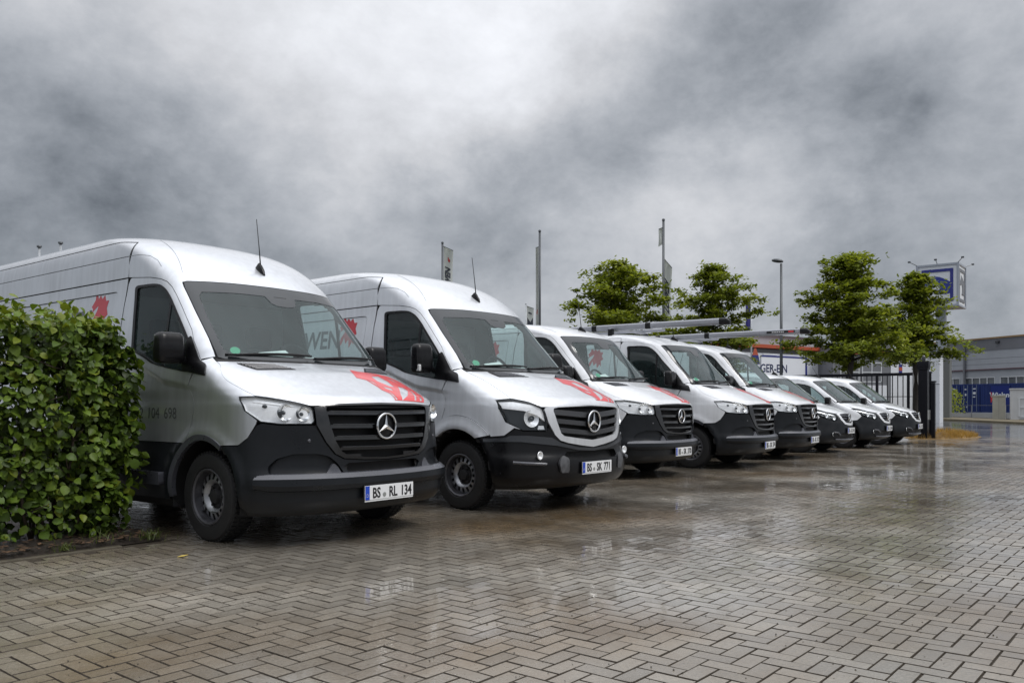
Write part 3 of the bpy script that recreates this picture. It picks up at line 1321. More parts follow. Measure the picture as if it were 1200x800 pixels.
SIDE_LION = [(.02, .0), (.08, .05), (.12, .13), (.15, .05), (.20, .10), (.22, .0), (.27, .07), (.30, .03), (.29, .13), (.34, .16), (.31, .22), (.335, .29), (.28, .29), (.25, .345), (.21, .31), (.17, .35), (.14, .315),
             (.085, .39), (.08, .31), (.02, .25), (.05, .225), (.03, .19), (.10, .23), (.15, .255), (.13, .20), (.06, .12)]


def side_graphics(sf, parent, off, y0=2.72, z0=1.73):
    """red lion and grey lettering on the right-hand side panel (front of the van to the reader's right)"""
    wv = float(sf.w(1.9))
    P2 = [sf.S(y0 + (.33 - u), z0 + v) for u, v in SIDE_LION]
    lion = panel(sf, 'lion_emblem', P2, SIDERED, parent, off=off, thick=.001, side=-1, grid=.04, edge=.02)

    def fr(u, v, w):
        y = 3.55 - u
        z = 1.74 + v
        s = sf.S(y, z)
        p = sf.P(np.array([s[0]]), np.array([s[1]]), off + .001 + w)[0]
        return (-p[0], p[1], p[2])
    text_obj('lettering', 'LÖWEN', .30, LETTER, fr, parent, extr=.0005, sx=1.0, bold=.006)
    return lion


def make_sprinter(kind, high, lion=True, WHITE=WHITE):
    root = empty('delivery_van')
    new = kind == 'new'
    sf = Surf(S907 + (ROOF_HIGH if high else ROOF_LOW), disp_sprinter)
    S, F = sf.S, sf.F
    OFF = .0
    zr = 2.545 if high else 2.268
    wedge = lambda z: .842 - (z - 1.432) * (.055 / .668)
    # ---- outlines
    ws_half = [F(0, 1.428), F(.45, 1.429), F(.80, 1.432), F(.838, 1.445), F(wedge(1.6), 1.6), F(wedge(1.85), 1.85), F(wedge(2.05), 2.05),
               F(.778, 2.095), F(.755, 2.104), F(.40, 2.112), F(0, 2.114)]
    WS = mirror_half(ws_half)
    if high:
        ridge = [F(.772, 2.122), F(.746, 2.19), F(.69, 2.33), F(.631, 2.465), F(.575, 2.565), F(.60, 2.60), S(2.85, 2.565), S(3.2, zr), S(5.7, zr)]
    else:
        ridge = [F(.772, 2.122), F(.75, 2.165), F(.735, 2.21), F(.74, 2.25), S(2.45, zr), S(2.8, zr), S(5.7, zr)]
    door_seam = [S(1.115, 1.424), S(1.241, 1.576), S(1.311, 1.675), S(1.489, 1.867), S(1.60, 1.985), S(1.673, 2.055), S(1.745, 2.105), S(1.83, 2.135), S(2.0, 2.163), S(2.30, 2.188)]
    win = [S(2.235, 2.105), S(1.95, 2.10), S(1.83, 2.085), S(1.745, 2.045), S(1.65, 1.965), S(1.402, 1.70), S(1.25, 1.53), S(1.16, 1.40), S(1.17, 1.325),
           S(1.292, 1.330), S(1.626, 1.38), S(1.9, 1.455), S(2.10, 1.515), S(2.165, 1.55)]
    win = rounded(win, .06, 3)
    if new:
        HL = [S(.574, 1.124), S(.452, 1.126), F(.751, 1.088), F(.64, 1.053), F(.625, 1.03), F(.622, .945), F(.64, .922), F(.817, .922), F(.905, .94), S(.502, 1.019), S(.56, 1.10)]
        seam = chaikin([S(.455, 1.135), S(.58, 1.180), S(.70, 1.228), S(.79, 1.268), S(.87, 1.33), S(.925, 1.375), F(.866, 1.404)])
        hood_half = [F(0, 1.084), F(.40, 1.076), F(.53, 1.067), F(.632, 1.061), F(.751, 1.097)] + seam + [F(.45, 1.408), F(0, 1.411)]
        opening = [F(0, 1.066), F(.44, 1.058), F(.525, 1.050), F(.532, 1.03), F(.512, .92), F(.47, .79), F(.42, .712), F(.37, .685), F(.2, .663), F(0, .655)]
        surround = [F(0, 1.078), F(.45, 1.069), F(.60, 1.056), F(.615, 1.045), F(.610, .92), F(.545, .79), F(.475, .70), F(.40, .662), F(.2, .645), F(0, .638)]
        scoop = [F(.90, .545), F(.895, .61), F(.85, .67), F(.757, .705), F(.60, .702), F(.52, .68), F(.45, .62), F(.405, .545)]
        scoop = rounded(scoop, .03, 3)
        intake = [F(0, .628), F(.36, .625), F(.405, .60), F(.36, .548), F(0, .545)]
        bump_half = [F(0, .630), F(.20, .637), F(.405, .654), F(.485, .695), F(.555, .785), F(.617, .90), F(.645, .912), F(.817, .912), F(.90, .928), S(.392, .915), S(.469, .813), S(.553, .757), S(.70, .752)]
        bump_half += [S(*p) for p in arc(AXF, .36, RARCH + .002, 126, 186, 12)] + [S(.47, .275), F(.90, .265), F(.5, .262), F(0, .262)]
    else:
        HL = [S(.514, 1.111), F(.86, 1.118), F(.75, 1.085), F(.672, 1.035), F(.636, .895), F(.642, .812), F(.836, .818), F(.917, .90), S(.47, 1.03)]
        seam = chaikin([F(.858, 1.130), F(.846, 1.17), F(.846, 1.272), F(.848, 1.36), F(.856, 1.404)])
        hood_half = [F(0, 1.068), F(.57, 1.042), F(.678, 1.045), F(.76, 1.095)] + seam + [F(.45, 1.408), F(0, 1.411)]
        opening = [F(0, 1.056), F(.50, 1.040), F(.556, 1.03), F(.565, 1.005), F(.535, .90), F(.49, .785), F(.45, .757), F(.2, .725), F(0, .707)]
        surround = [F(0, 1.062), F(.50, 1.047), F(.64, 1.037), F(.655, 1.02), F(.628, .90), F(.56, .77), F(.50, .715), F(.40, .688), F(.2, .658), F(0, .636)]
        scoop = None
        intake = [F(0, .60), F(.42, .60), F(.45, .57), F(.44, .52), F(0, .515)]
        bump_half = [F(0, .628), F(.20, .650), F(.40, .680), F(.505, .707), F(.57, .765), F(.625, .835), F(.648, .802), F(.836, .808), F(.872, .835), S(.395, .757), S(.55, .745), S(.70, .738)]
        bump_half += [S(*p) for p in arc(AXF, .36, RARCH + .002, 127, 186, 12)] + [S(.47, .275), F(.90, .265), F(.5, .262), F(0, .262)]
    OPEN = mirror_half(opening)
    INT = mirror_half(intake)
    # ---- dark inner shell with openings
    archcut = [[S(*p) for p in arc(yc, .36, RARCH - .02, -40, 220, 30)] for yc in (AXF, AXR)]
    cuts = [inset(WS, .062), inset(win, .020), opening + [(-.2, opening[-1][1]), (-.2, opening[0][1])], inset(HL, -.03), intake + [(-.2, intake[-1][1]), (-.2, intake[0][1])]] + archcut
    if scoop:
        cuts.append(inset(scoop, -.02))
    base_shell(sf, 'body_shell', cuts, SHELL, root)
    # ---- painted panels
    roof_half = [F(0, 2.119), F(.40, 2.117), F(.757, 2.109), F(.788, 2.097), F(wedge(2.05) + .006, 2.05), F(wedge(1.85) + .006, 1.85), F(wedge(1.6) + .006, 1.6), F(.852, 1.449)]
    roof_half += [(door_seam[0][0], door_seam[0][1] + .008)] + [(a, b + .003) for a, b in door_seam[1:]]
    if high:
        roof_half += [S(2.362, 2.196), S(2.375, 2.30), S(2.380, 2.525), S(2.6, 2.545), S(3.2, zr), S(5.7, zr), S(5.62, 2.60), S(5.5, 2.635), S(5.3, 2.67), S(4.95, 2.69), S(4.6, 2.6959)]
    else:
        roof_half += [S(2.365, 2.196), S(2.378, zr), S(2.8, zr), S(5.7, zr), S(5.62, 2.31), S(5.5, 2.355), S(5.25, 2.378), S(4.95, 2.386), S(4.6, 2.3879)]
    roof_half += [(0.0, float(sf.q(sf.z1 - .0001)))]
    roof = panel(sf, 'roof', mirror_half(roof_half), WHITE, root, grid=.05)
    for sg in (-1, 1):
        skin_strip(sf, 'roof_crease_shade', chaikin(ridge[1:5] if high else ridge[1:4]), .007, mat('swage_shade_grey', (.22, .24, .26), .4), roof, off=.001, side=sg, height=.0012)  # grey bead painting in the shade line of the moulded crease
    hood = panel(sf, 'hood', mirror_half(hood_half), WHITE, root, off=.002, grid=.045)
    fa = arc(AXF, .36, (RARCH if new else .60), 62, 123, 18)
    if new:
        fend = [F(.868, 1.440), S(1.108, 1.416), S(1.165, 1.30), S(1.222, 1.2)] + [S(*p) for p in fa] + \
               [S(.70, .762), S(.553, .768), S(.469, .823), S(.405, .925), S(.398, .95), S(.510, 1.024), S(.566, 1.10), S(.580, 1.129)] + [(a + .004, b - .003) for a, b in seam]
    else:
        fa = arc(AXF, .36, .602, 68, 137, 20)
        fend = [F(.868, 1.440), S(1.108, 1.416), S(1.165, 1.30), S(1.222, 1.2)] + [S(*p) for p in fa] + \
               [S(.55, .755), S(.41, .768), F(.882, .842), F(.845, .826), F(.922, .897), S(.478, 1.03), S(.522, 1.115)] + [(a + .005, b - .001) for a, b in seam]
    both(lambda sg: panel(sf, 'fender', fend, WHITE, root, side=sg, grid=.035, edge=.02))
    ds2 = [(a + .008, b - .006) for a, b in reversed(door_seam)]
    archd = arc(AXF, .36, RARCH if new else .602, 57.8 if new else 42.5, 61 if new else 67, 5)
    door_o = [S(*p) for p in archd[::-1]]
    door_o = [S(1.23, 1.2)] + door_o + [S(archd[0][0] + .03, .765), S(2.412, .765), S(2.412, 1.4), S(2.394, 1.953), S(2.362, 2.13), S(2.33, 2.178)] + ds2 + [S(1.178, 1.31)]

    def mk_door(sg):
        d = panel(sf, 'door', door_o, WHITE, root, side=sg, holes=[win], grid=.04, edge=.025)
        panel(sf, 'window', inset(win, .008), SWG, d, off=-.010, thick=0, side=sg, grid=.08)
        panel(sf, 'window_seal', inset(win, -.006), BLACK, d, off=.004, thick=.014, holes=[inset(win, .026)], side=sg, grid=.3, edge=.025)
        panel(sf, 'window_divider', [S(1.60, 1.365), S(1.63, 1.372), S(1.655, 1.95), S(1.625, 1.925)], BLACK, d, off=-.004, thick=.012, side=sg, grid=.2)
        sail = rounded([S(.985, 1.292), S(1.03, 1.38), S(1.20, 1.515), S(1.285, 1.62), S(1.31, 1.60), S(1.31, 1.335)], .02, 2)
        panel(sf, 'mirror_triangle', sail, BLACK, d, off=.010, thick=.02, side=sg, grid=.05)
        # handle in a recess
        panel(sf, 'handle_recess', rounded([S(2.08, 1.12), S(2.30, 1.13), S(2.30, 1.22), S(2.08, 1.21)], .03), BLACK, d, off=.003, thick=.004, side=sg, grid=.1)
        skin_strip(sf, 'door_handle', [S(2.06, 1.165), S(2.32, 1.175)], .035, WHITE if not new else BLACK, d, off=.028, side=sg, height=.010)
        return d
    dl, dr = both(mk_door)
    bs = [S(2.424, .765), S(4.39, .765)] + [S(*p) for p in arc(AXR, .36, RARCH, 121, 59, 16)] + [S(4.94, .765), S(5.72, .765), S(5.72, 2.185), S(2.376, 2.185), S(2.408, 1.953), S(2.424, 1.4)]
    ins = rounded([S(2.575, 1.42), S(5.45, 1.42), S(5.45, 2.085), S(2.535, 2.085)], .07, 4)
    for sg in (-1, 1):
        p = panel(sf, 'side_panel', bs, WHITE, root, side=sg, holes=[ins], grid=.09)
        panel(sf, 'inset_panel', inset(ins, .002), WHITE, p, off=-.011, thick=0, side=sg, grid=.12)
        panel(sf, 'inset_edge_shade', ins, BLACK, p, off=-.005, thick=.012, holes=[inset(ins, .007)], side=sg, grid=.5)  # black ring painting in the shade line around the recess
        if sg < 0 and lion:
            side_graphics(sf, p, -.0095)
        if high:
            panel(sf, 'upper_side_panel', [S(2.372, 2.197), S(5.72, 2.197), S(5.72, 2.383), S(2.384, 2.383)], WHITE, root, side=sg, grid=.1)
            panel(sf, 'roof_rail_panel', [S(2.386, 2.391), S(5.72, 2.391), S(5.72, 2.539), S(3.2, 2.539), S(2.6, 2.539), S(2.389, 2.519)], WHITE, root, off=-.003, side=sg, grid=.07)
            skin_strip(sf, 'roof_swage_shade', [S(2.37, 2.387), S(2.2, 2.382), S(2.07, 2.36), S(1.96, 2.31), S(1.885, 2.25)], .012, mat('swage_shade_grey', (.30, .32, .34), .4), root, off=.000, side=sg, height=.002)  # grey strip painting in the soft shade of the step
        else:
            panel(sf, 'roof_rail_panel', [S(2.378, 2.197), S(5.72, 2.197), S(5.72, zr - .006), S(2.386, zr - .006)], WHITE, root, off=-.003, side=sg, grid=.08)
    # rear doors
    for sg in (-1, 1):
        d = MB().box((sg * .425, R + .01, 1.33), (.84, .05, 1.66 if high else 1.5), bev=.02).build('rear_door', WHITE, root, smooth='angle')
        MB().box((sg * .425, R + .036, 1.75), (.62, .01, .5), bev=.003).build('rear_window', BLACK, d)
        MB().box((sg * .88, R + .012, 1.05), (.10, .05, .5), bev=.02).build('tail_light', mat('tail_red', (.35, .01, .01), .2, coat=.5), root, smooth='angle')
    MB().box((0, R + .03, .46), (1.8, .14, .16), bev=.03).build('rear_bumper', PLAST, root, smooth='angle')
    # ---- lower cladding
    cl = [S(*p) for p in arc(AXF, .36, RARCH + .002, 56, -4, 12)] + [S(1.49, .30), S(4.17, .30)] + [S(*p) for p in arc(AXR, .36, RARCH + .002, 184, 124, 12)] + [S(4.38, .755), S(1.29, .755)]
    both(lambda sg: panel(sf, 'side_cladding', cl, PLAST, root, side=sg, grid=.09, off=.003))
    cl2 = [S(*p) for p in arc(AXR, .36, RARCH + .002, 56, -4, 12)] + [S(5.15, .30), S(5.72, .30), S(5.72, .755), S(4.95, .755)]
    both(lambda sg: panel(sf, 'rear_cladding', cl2, PLAST, root, side=sg, grid=.09, off=.003))
    both(lambda sg: panel(sf, 'side_step', [S(1.56, .42), S(2.38, .42), S(2.38, .52), S(1.56, .52)], PLASTL, root, side=sg, grid=.2, off=.05, thick=.06))
    # ---- wheel arches and wheels
    for yc in (AXF, AXR):
        if new:
            ring = [S(*p) for p in arc(yc, .36, RARCH + .004, -4, 184 if yc > 2 else 124, 30)] + [S(*p) for p in arc(yc, .36, RARCH - .042, 184 if yc > 2 else 124, -4, 30)]
            both(lambda sg: panel(sf, 'arch_trim', ring, PLASTL, root, side=sg, off=.006, thick=.035, grid=.3, edge=.03))
        else:
            ring = [S(*p) for p in arc(yc, .36, .597, 43 if yc < 2 else 42, 137, 34)] + [S(*p) for p in arc(yc, .36, RARCH - .01, 126, 54, 30)]
            both(lambda sg: panel(sf, 'arch_flare', ring, WHITE, root, side=sg, off=.016, thick=.04, grid=.035, edge=.02))
    make_wells(root, [(AXF, .36), (AXR, .36)])
    for yc in (AXF, AXR):
        for sg in (-1, 1):
            make_wheel(root, sg * .838, yc, sgn=sg)
    # ---- glass
    ws = panel(sf, 'windscreen', WS, WSG, root, off=-.004, thick=0, grid=.06)
    inner_h = [F(0, 1.466), F(.45, 1.468), F(.755, 1.478), F(.782, 1.505), F(wedge(1.75) - .052, 1.75), F(.738, 1.97), F(.705, 2.010), F(.40, 2.022), F(.16, 2.020), F(.13, 1.955), F(.08, 1.935), F(0, 1.932)]
    panel(sf, 'glass_border', WS, FRIT, ws, off=-.001, thick=.003, holes=[mirror_half(inner_h)], grid=.08)
    MB().box((0, 1.40, 1.985), (.18, .10, .09), bev=.03).build('camera_housing', CABIN, ws, smooth='angle')
    cowl = [F(0, 1.413), F(.45, 1.411), F(.80, 1.409), F(.858, 1.408), F(.862, 1.43), F(.80, 1.428), F(.45, 1.425), F(0, 1.424)]
    cw = panel(sf, 'cowl', mirror_half(cowl), MATBLK, root, off=.0, thick=.02, grid=.1)
    for a, b in (((-.74, 1.452), (-.06, 1.460)), ((.0, 1.448), (.70, 1.466))):
        wp = empty('wiper')
        wp.parent = root
        k = [sf.P(np.array([F(a[0] + (b[0] - a[0]) * t, 1)[0]]), np.array([float(sf.q(a[1] + (b[1] - a[1]) * t))]), .016 + .03 * math.sin(t * 2.6))[0] for t in np.linspace(0, 1, 9)]
        MB().tube(k, .009, 6).build('wiper_arm', MATBLK, wp, smooth=True)
        k = [sf.P(np.array([F(a[0] + (b[0] - a[0]) * t, 1)[0]]), np.array([float(sf.q(a[1] + (b[1] - a[1]) * t)) + .016]), .008)[0] for t in np.linspace(-.02, .92, 9)]
        MB().tube(k, .006, 5).build('wiper_blade', MATBLK, wp, smooth=True)
    # ---- hood vents
    vq = [(.769, .887), (.487, .795), (.359, .650), (.70, .705)] if new else [(.667, .875), (.40, .80), (.215, .672), (.652, .715)]
    for sg in (-1, 1):
        vp = [sf.H(x, y, 1.10, 1.409) for x, y in vq]
        v = panel(sf, 'air_vent', rounded(vp, .02, 2), BLACK, hood, off=.0045, thick=.003, side=sg, grid=.06)
        for t in np.linspace(.18, .82, 5):
            a = np.array(vq[0]) * (1 - t) + np.array(vq[3]) * t
            b = np.array(vq[1]) * (1 - t) + np.array(vq[2]) * t
            pa = [sf.H(*(a + (b - a) * u), 1.10, 1.409) for u in (.05, .35, .65, .95)]
            skin_strip(sf, 'vent_slat', pa, .012, PLASTL, hood, off=.006, side=sg, height=.004)
    if lion:
        lo_ = [sf.H(x, max(y, .075 if new else .085), 1.06, 1.409) for x, y in LION_OUT]
        lh = [[sf.H(x, max(y, .078 if new else .09), 1.06, 1.409) for x, y in h] for h in LION_HOLES]
        panel(sf, 'lion_decal', lo_, RED, hood, off=.0035, thick=.0006, holes=lh, grid=.03, edge=.015)
    # ---- headlights
    for sg in (-1, 1):
        h = empty('headlight')
        h.parent = root
        panel(sf, 'lens', HL, LENSG, h, off=.004, thick=.012, side=sg, grid=.05)
        panel(sf, 'housing', inset(HL, .004), LAMPW if new else LAMPDK, h, off=-.022 if new else -.05, inner_off=.000, side=sg, grid=.05)
        panel(sf, 'lamp_rim', HL, BLACK, h, off=.001, thick=.01, holes=[inset(HL, .007)], side=sg, grid=.3)

        def at(x, z, o):
            p = sf.P(np.array([F(x, z)[0]]), np.array([float(sf.q(z))]), o)[0]
            return (sg * p[0], p[1], p[2])
        mb = MB()
        if new:
            for x, z, r in ((.70, 1.0, .055), (.805, 1.01, .062)):
                reflector(mb, at(x, z, -.034), r, .035, (sg * .3, -1, .15))
            mb.build('reflector', CHROME, h, smooth=True)
            mb = MB()
            for x, z, r in ((.70, 1.0, .02), (.805, 1.01, .024), (.885, 1.06, .02)):
                c = at(x, z, -.022)
                r *= .7
                mb.lathe([(.001, -.018), (r * .7, -.012), (r, .0), (r, .02)], 12, 'Y', c)
            mb.build('bulb', LAMPDK, h, smooth=True)
            panel(sf, 'daylight_strip', [F(.65, .932), F(.80, .932), F(.86, .945), F(.80, .955), F(.655, .950)], PLWH, h, off=-.02, thick=.03, side=sg, grid=.1)
            panel(sf, 'bezel', [F(.635, 1.045), F(.75, 1.080), S(.452, 1.115), S(.46, 1.095), F(.75, 1.062), F(.65, 1.035)], LAMPW, h, off=-.018, thick=.03, side=sg, grid=.1)
        else:
            reflector(mb, at(.785, .925, -.05), .085, .05, (sg * .35, -1, .2))
            mb.build('reflector', REFLECT, h, smooth=True)
            panel(sf, 'upper_bezel', [F(.665, 1.022), F(.75, 1.075), F(.86, 1.105), S(.495, 1.098), S(.44, 1.03), F(.82, 1.01), F(.72, .965), F(.655, .905)], LAMPW, h, off=-.014, thick=.045, side=sg, grid=.05)
            panel(sf, 'lower_lamp', [F(.655, .825), F(.72, .825), F(.71, .862), F(.665, .862)], REFLECT, h, off=-.02, thick=.03, side=sg, grid=.1)
            mb = MB()
            c = at(.77, .93, -.035)
            mb.lathe([(.001, -.02), (.014, -.012), (.02, .0), (.02, .02)], 12, 'Y', c)
            mb.build('bulb', LAMPDK, h, smooth=True)
    # ---- grille
    g = empty('grille')
    g.parent = root
    panel(sf, 'grille_backing', inset(OPEN, -.01), MATBLK, g, off=-.075, inner_off=-.005, grid=.08)
    ogap = [F(0, .0)]
    panel(sf, 'grille_surround', mirror_half(surround), GLOSSBLK if new else WHITE, g, off=.010, thick=.03, holes=[OPEN], grid=.05)

    def wid(z):
        zz = [p[1] for p in opening]
        return float(np.interp(sf.q(z), zz[::-1], [p[0] for p in opening][::-1])) if False else None
    oz = np.array([sf.z(p[1]) for p in opening[2:-2]])
    ox = np.array([p[0] for p in opening[2:-2]])
    od = np.argsort(oz)
    if new:
        for z, hh in ((1.005, .034), (.905, .036), (.815, .036), (.735, .030)):
            sx = float(np.interp(z, oz[od], ox[od])) - .004
            q = float(sf.q(z))
            b = skin_bar(sf, 'grille_bar', [(-sx, q + .0), (0, q - .006), (sx, q + .0)], GLOSSBLK, g, h=hh, d0=-.055, d1=.004)
            skin_bar(sf, 'bar_edge_glint', [(-sx + .02, q + hh * .42), (0, q + hh * .42 - .006), (sx - .02, q + hh * .42)], EDGEGL, g, h=.010, d0=-.01, d1=.009)  # thin pale strip painting in the highlight along the bar
        make_star(g, (0, float(sf.yc(.9)) - .028, .90), .098)
    else:
        for z, hh in ((.985, .060), (.895, .050), (.805, .050)):
            sx = float(np.interp(z, oz[od], ox[od])) - .006
            q = float(sf.q(z))
            skin_bar(sf, 'grille_bar', [(-sx, q + .012), (0, q - .03), (sx, q + .012)], mat('grille_grey', (.045, .047, .052), .4, metal=.2, bump=.3, bscale=90), g, h=hh, d0=-.06, d1=.000)
        make_star(g, (0, float(sf.yc(.9)) - .028, .898), .105)
    # ---- bumper
    holes = [INT]
    if scoop:
        holes += [scoop, [(-a, b) for a, b in scoop]]
    bmp = panel(sf, 'bumper', mirror_half(bump_half), PLAST if new else BLACK, root, off=.004, thick=.02, holes=holes, grid=.05)
    panel(sf, 'lower_intake', inset(INT, -.006), MATBLK, bmp, off=-.06, inner_off=-.002, grid=.1)
    if new:
        for sg in (-1, 1):
            panel(sf, 'side_scoop', inset(scoop, -.003), PLAST, bmp, off=-.026, inner_off=.002, side=sg, grid=.05)
            panel(sf, 'scoop_blade', rounded([F(.43, .550), F(.56, .550), F(.49, .63), F(.455, .60)], .015, 2), PLASTL, bmp, off=.004, thick=.05, side=sg, grid=.1)
        def lp(z, ze):
            h_ = [F(0, z), F(.40, z + .002), F(.75, z + .004), F(.90, z + .004), S(.36, ze)]
            return [(-a_, b_) for a_, b_ in reversed(h_[1:])] + h_
        skin_rows(sf, 'ledge_top', [(lp(.556, .55), .000), (lp(.546, .54), .014), (lp(.512, .515), .034)], PLASTL, bmp)  # upward facet in paler plastic: sky highlight put into its colour
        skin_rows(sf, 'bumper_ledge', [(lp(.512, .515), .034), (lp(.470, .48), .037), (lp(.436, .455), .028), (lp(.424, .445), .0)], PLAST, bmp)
        for sg in (-1, 1):
            panel(sf, 'bumper_end', [S(.355, .55), S(.40, .54), S(.41, .49), S(.39, .45), S(.355, .445)], PLAST, bmp, off=.02, thick=.04, side=sg, grid=.1)
            c = sf.P(np.array([F(.66, .80)[0]]), np.array([float(sf.q(.80))]), .004)[0]
            mb = MB()
            mb.lathe([(.001, -.004), (.012, -.004), (.0135, 0), (.0135, .01)], 14, 'Y', (sg * c[0], c[1], c[2]))
            mb.build('parking_sensor', PLASTL, bmp, smooth=True)
    else:
        lip = [F(0, .625), F(.25, .640), F(.50, .690), F(.60, .745), F(.80, .765), F(.90, .765), S(.40, .745), S(.62, .730), S(.62, .700), S(.38, .705), F(.85, .705), F(.55, .665), F(.25, .612), F(0, .598)]
        panel(sf, 'bumper_lip', mirror_half(lip), mat('bumper_lip_grey', (.028, .031, .036), .35, coat=.3, rvar=.1), bmp, off=.016, thick=.03, grid=.05)
        for sg in (-1, 1):
            c = sf.P(np.array([F(.74, .567)[0]]), np.array([float(sf.q(.567))]), .016)[0]
            mb = MB()
            mb.lathe([(.042, -.012), (.040, -.018), (.030, -.012), (.012, .004), (.001, .006)], 20, 'Y', (sg * c[0], c[1], c[2]))
            mb.build('fog_lamp', REFLECT, bmp, smooth=True)
            skin_strip(sf, 'fog_ledge', [F(.925, .505), F(.85, .498), F(.70, .490)], .03, PLASTL, bmp, off=.02, side=sg, height=.02)
            panel(sf, 'bumper_corner', rounded([F(.43, .53), F(.50, .56), F(.56, .50), F(.53, .40), F(.43, .40)], .02, 2), mat('bumper_scuffed', (.07, .072, .078), .5, var=.5, vscale=22), bmp, off=.03, thick=.04, side=sg, grid=.08)
        dam = [F(0, .515), F(.44, .515), F(.47, .46), F(.44, .39), F(0, .375)]
        panel(sf, 'plate_mount', mirror_half(dam), BLACK, bmp, off=.022, thick=.03, grid=.1)
    # ---- inside
    make_cabin(root)
    MB().box((-.12, 1.20, 1.475), (.32, .20, .004), Matrix.Rotation(.62, 3, 'X') @ Matrix.Rotation(.2, 3, 'Z')).build('paper_sheet', PAPER, root)
    MB().box((.30, 1.20, 1.462), (.22, .12, .004), Matrix.Rotation(.55, 3, 'X')).build('paper_sheet', PAPER, root)
    st = F(-.70, 1.51)
    p = sf.P(np.array([st[0]]), np.array([st[1]]), -.012)[0]
    nn = sf.N(np.array([st[0]]), np.array([st[1]]))[0]
    mb = MB()
    Mq = Vector((0, -1, 0)).rotation_difference(Vector(nn)).to_matrix()
    V = [tuple(Mq @ Vector((.04 * math.cos(a), 0, .04 * math.sin(a))) + Vector(p)) for a in np.linspace(0, 2 * math.pi, 20)[:-1]]
    mb.add(V, [tuple(range(19))])
    mb.build('emission_sticker', GREEN, root)
    my = 1.30 if new else 1.37
    both(lambda sg: make_mirror(root, sg, 1.09 if new else 1.12, my, 1.515 if new else 1.545, h=.25 if new else .31, w=.225, blinker=not new))
    make_antenna(root, sf, 1.645 if high else 1.72)
    return root, sf
# ---------------------------------------------------------------- small van
RC = 4.32
CIT = [(.2, .16, .80, .65, 2.4, RC), (.27, .06, .86, .62, 2.4, RC), (.36, .02, .885, .62, 2.4, RC), (.5, 0, .90, .7, 2.3, RC),
       (.62, .0, .91, .78, 2.2, RC), (.75, .03, .912, .82, 2.15, RC), (.84, .08, .91, .85, 2.15, RC), (.90, .17, .905, .87, 2.2, RC),
       (.96, .32, .90, .9, 2.3, RC), (1.02, .50, .89, .95, 2.4, RC), (1.08, .70, .88, 1.05, 2.6, RC), (1.11, .78, .875, 1.12, 2.8, RC),
       (1.2, .89, .86, 1.25, 2.8, RC), (1.4, 1.14, .82, 1.5, 2.7, RC), (1.62, 1.42, .76, 1.78, 2.6, RC), (1.72, 1.56, .72, 2.0, 2.5, RC - .05),
       (1.78, 1.75, .64, 2.2, 2.4, RC - .1), (1.825, 2.1, .5, 2.5, 2.4, RC - .3), (1.845, 2.5, .25, 2.9, 2.4, RC - .7), (1.849, 2.7, .05, 3.1, 2.4, RC - .9)]
CF, CR, CA = .86, 3.56, .405


def disp_citan(x, y, z):
    d = np.zeros(np.broadcast(x, y, z).shape)
    sd = sstep(.72, .85, x)
    for yc in (CF, CR):
        r = np.hypot(y - yc, z - .32)
        d = d + .02 * np.exp(-((r - .43) / .06) ** 2) * sd * sstep(.22, .36, z)
    return d


